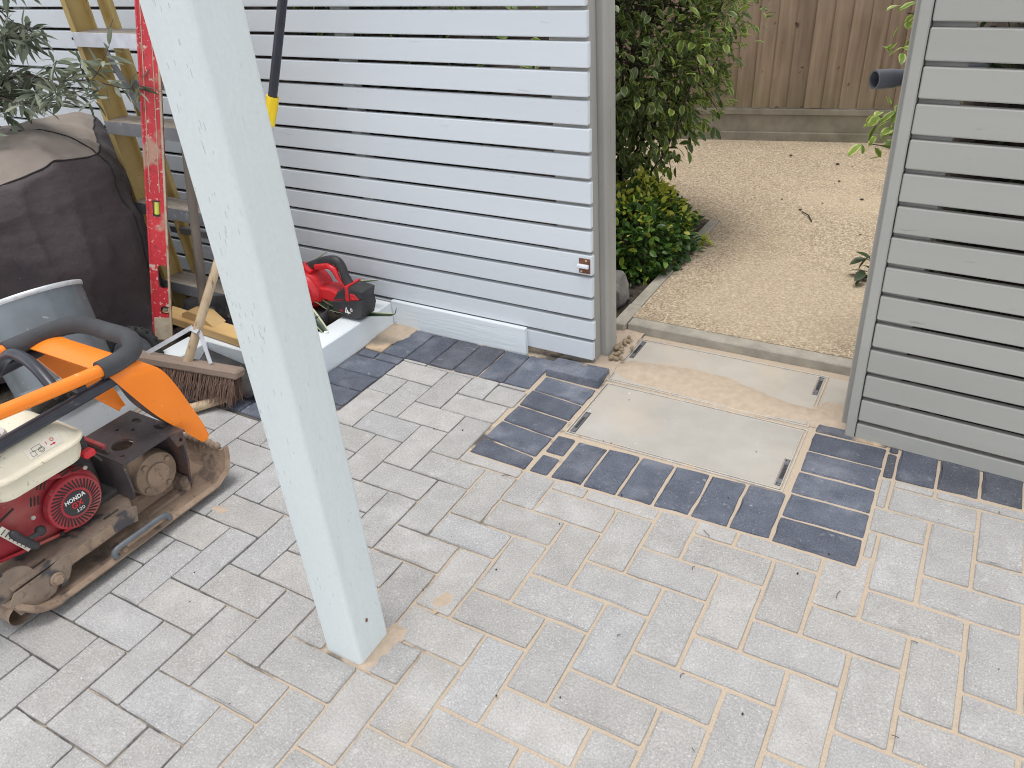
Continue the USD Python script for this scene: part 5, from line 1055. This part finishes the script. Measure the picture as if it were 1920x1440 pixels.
for k in range(420):
    a = unit(rv, 1)[0]; p0 = C0 + a * RAD * rv.uniform(.1, .75); p1 = p0 + (a * .6 + unit(rv, 1)[0] * .7) * rv.uniform(.10, .22); p1[2] = max(p1[2], .3); tw.append(tube([p0, (p0 + p1) / 2 + rv.normal(0, .012, 3), p1], [.004, .003, .0015], 5))
part(vb, 'twigs', cat(tw), BARK, smooth=True, kind='stuff')
for k in range(26):
    a = unit(rv, 1)[0]; a[2] = abs(a[2]) * .9 - .25; e = C0 + a * RAD * .92; b0 = np.array([-1.44 + rv.normal(0, .03), 2.2, .02]); mid = b0 * .4 + e * .6 + rv.normal(0, .05, 3) + [0, 0, -.05]
    part(vb, 'stem', tube(smoothpath([b0, b0 * .75 + mid * .25 + [0, 0, .1], mid, e], 5), np.linspace(.012, .0025, 16), 7), BARK, smooth=True)
# dark foliage added behind fence and gate to blacken the slat gaps
def core(c, r, seed):
    s0 = trimesh.creation.icosphere(subdivisions=4); v = np.asarray(s0.vertices); v = np.sign(v) * np.abs(v) ** .6
    s0.vertices = np.array(c) + v * np.array(r) * (.86 + .3 * meshkit.fbm(v * 4 + seed, 4, seed))[:, None]; return s0
hg = thing('hedge', 'dark leafy mass added close behind the slatted fence to blacken its gaps', 'hedge', (-2.9, 1.45, 0))
part(hg, 'inner_twigs', core((-2.95, 1.36, .60), (1.62, .36, .78), 3), BARK, smooth=True, kind='stuff')  # solid dark mass added so no brightness shows between the fence slats
n = 5200; pos = np.stack([rv.uniform(-4.45, -1.35, n), 1.00 + .10 * rv.random(n) + .03 * np.abs(rv.normal(0, 1, n)), rv.uniform(.02, 1.40, n)], 1)
d = unit(rv, n) + [0, -.5, 0]; leaves(hg, pos, d, unit(rv, n) * .6 + [0, 0, 1.0], rv.uniform(.035, .06, n), rv.uniform(.018, .03, n), DARKLEAF, 0)
n = 160; pos = np.stack([rv.uniform(-2.2, -1.0, n), 1.04 + .05 * rv.random(n), rv.uniform(.95, 1.35, n)], 1); leaves(hg, pos, unit(rv, n) + [0, -.3, 0], unit(rv, n) * .6 + [0, 0, 1.0], rv.uniform(.03, .06, n), rv.uniform(.018, .03, n), VARIEGB, 0)
gs = thing('variegated_shrub', 'shrub with cream edged leaves behind the slatted gate, plus dark mass added to blacken its gaps', 'shrub', (.5, 1.4, 0))
part(gs, 'inner_twigs', core((.72, 1.22, .62), (.66, .32, .78), 8), BARK, smooth=True, kind='stuff')  # bark-dark filler added to keep the gate gaps black; only the sprigs are seen
n = 3600; pos = np.stack([rv.uniform(.06, 1.3, n), 0.94 + .12 * rv.random(n), rv.uniform(.02, 1.4, n)], 1); leaves(gs, pos, unit(rv, n) + [0, -.5, 0], unit(rv, n) * .6 + [0, 0, 1.0], rv.uniform(.035, .055, n), rv.uniform(.018, .028, n), DARKLEAF, 0)
for tip, n in (((-.150, 1.40, 1.08), 34), ((-.145, 1.40, .99), 26), ((-.185, 1.40, .79), 24), ((-.185, 1.42, .70), 24), ((-.14, 1.40, .74), 16)):
    tip = np.array(tip); root = tip + [.22, .05, -.10]; st_ = smoothpath([root, (root + tip) / 2 + [0, 0, .03], tip], 6); part(gs, 'stem', tube(st_, np.linspace(.004, .0015, len(st_)), 6), BARK, smooth=True)
    idx = rv.integers(3, len(st_), n); pos = st_[idx] + rv.normal(0, .022, (n, 3)); leaves(gs, pos, unit(rv, n) + [-.4, -.2, .1], unit(rv, n) * .5 + [0, 0, 1.0], rv.uniform(.036, .058, n), rv.uniform(.020, .031, n), VARIEGB, n)
dl = thing('shade_plant', 'dark green leafy plant by the path at the gate edge', 'plant', (-.10, 1.92, .03))
n = 20; pos = np.array([-.135, 1.92, .08]) + rv.normal(0, 1, (n, 3)) * [.03, .03, .05]; pos[:, 2] = np.abs(pos[:, 2] - .03) + .03; leaves(dl, pos, unit(rv, n) + [-.5, -.1, .3], unit(rv, n) * .4 + [0, 0, 1.0], rv.uniform(.05, .085, n), rv.uniform(.025, .04, n), DARKLEAF, n)
# ground cover and the gold sprig
gc = thing('ground_cover', 'low bright green and gold leafy mound beside the path edging', 'ground cover plant', (-1.12, 1.85, .02))
C1 = np.array([-1.13, 1.85, .03]); R1 = np.array([.235, .36, .30]); u = unit(rv, 4200); u[:, 2] = np.abs(u[:, 2])
pos = C1 + u * R1 * (rv.uniform(.55, 1.05, len(u)) ** .5 * (.75 + .5 * meshkit.fbm(u * 4, 3, 2)))[:, None]; pos = pos[pos[:, 2] > .03]; n = len(pos)
d = (pos - C1) / R1 + unit(rv, n) * .8; lg = rv.uniform(.026, .046, n); gold = rv.random(n) < np.clip((pos[:, 2] - .12) * 3.2 + (pos[:, 1] - 1.80) * 1.2, .05, .85)
leaves(gc, pos[~gold], d[~gold], unit(rv, n)[~gold] * .6 + [0, 0, 1.0], lg[~gold], lg[~gold] * .55, EUON, 180); leaves(gc, pos[gold], d[gold], unit(rv, n)[gold] * .6 + [0, 0, 1.0], lg[gold], lg[gold] * .55, EUONY, 110)
part(gc, 'inner_twigs', core((-1.13, 1.85, .07), (.10, .18, .09), 5), BARK, smooth=True, kind='stuff')
sg = thing('gold_sprig', 'small yellow leafed sprig lying over the path edge', 'sprig', (-.90, 2.03, .04))
n = 26; pos = np.array([-.90, 2.03, .045]) + np.abs(rv.normal(0, 1, (n, 3))) * [.025, .018, .008]; part(sg, 'stem', tube([(-.99, 2.02, .06), (-.93, 2.03, .06), (-.87, 2.04, .05)], .0015, 6), BARK)
leaves(sg, pos, unit(rv, n) * .6 + [.6, -.1, .2], unit(rv, n) * .4 + [0, 0, 1.0], rv.uniform(.024, .038, n), rv.uniform(.011, .017, n), EUONY, n)
# olive tree
ol = thing('olive_tree', 'olive tree with narrow grey green leaves reaching over the barbecue cover', 'tree', (-3.45, .42, 0))
part(ol, 'trunk', tube(smoothpath([(-3.45, .42, 0), (-3.42, .40, .4), (-3.46, .38, .8), (-3.40, .36, 1.2), (-3.42, .36, 1.7)], 6), np.linspace(.035, .014, 25), 10), BARK, smooth=True)
brs = [[(-3.43, .37, .85), (-3.1, .34, .93), (-2.86, .33, 1.0), (-2.62, .32, 1.0), (-2.40, .31, 1.01)], [(-3.42, .37, .9), (-3.05, .33, 1.05), (-2.84, .33, 1.12), (-2.66, .32, 1.13)], [(-3.41, .36, 1.0), (-3.1, .34, 1.2), (-2.85, .33, 1.33), (-2.63, .32, 1.26)], [(-3.43, .37, .82), (-3.15, .32, .90), (-2.9, .30, .93), (-2.66, .29, .915), (-2.55, .28, .95)],
       [(-3.42, .36, 1.1), (-3.05, .38, 1.28), (-2.9, .36, 1.22), (-2.78, .34, 1.10)], [(-3.43, .38, .84), (-3.2, .42, .95), (-2.95, .42, .99), (-2.72, .40, .95)], [(-3.40, .36, 1.2), (-3.1, .30, 1.40), (-2.85, .28, 1.42), (-2.7, .28, 1.34)], [(-3.43, .36, .86), (-3.1, .26, .93), (-2.88, .24, .95), (-2.70, .24, .93)]]
LP, LD = [], []
for b in brs:
    c = smoothpath(b, 9); part(ol, 'branch', tube(c, np.linspace(.0065, .0016, len(c)), 7), HANDLE if False else BARK, smooth=True)
    tg = np.gradient(c, axis=0); tg /= np.linalg.norm(tg, axis=1, keepdims=True)
    for i in range(8, len(c)):
        for s in (-1, 1):
            if rv.random() < .72:
                sd2 = np.cross(tg[i], [0, 0, 1.0]) * s; LP.append(c[i] + rv.normal(0, .006, 3)); LD.append(tg[i] * .7 + sd2 * rv.uniform(.3, 1) + [0, 0, rv.uniform(-.9, .5)] + rv.normal(0, .3, 3))
    for _ in range(5):     # side twigs
        i = rv.integers(10, len(c)); e = c[i] + tg[i] * .08 + rv.normal(0, .05, 3); tw = smoothpath([c[i], (c[i] + e) / 2 + rv.normal(0, .012, 3), e], 5); part(ol, 'twig', tube(tw, np.linspace(.0022, .001, len(tw)), 5), BARK)
        for q in tw[2:]:
            for _k in range(2): LP.append(q); LD.append((e - c[i]) / np.linalg.norm(e - c[i]) * .6 + unit(rv, 1)[0] + [0, 0, -.2])
LP, LD = np.array(LP), np.array(LD); n = len(LP); lg = rv.uniform(.045, .085, n)
leaves(ol, LP, LD, unit(rv, n) * .7 + [0, 0, 1.0], lg, lg * .235, OLIVE, 290, .18, .3)

# pipe lying behind the gate
pi_ = thing('plastic_pipe', 'end of a dark grey plastic pipe poking out past the gate edge', 'pipe', (-.1, .90, .99))
part(pi_, 'pipe_wall', lathe([(.0185, 0), (.0222, 0), (.0232, .003), (.0232, .045), (.0205, .062), (.0205, .60), (.0180, .60), (.0180, .05), (.0185, 0)], (-.150, .900, .990), (.76, .64, -.02), 28), PIPE, smooth=35)
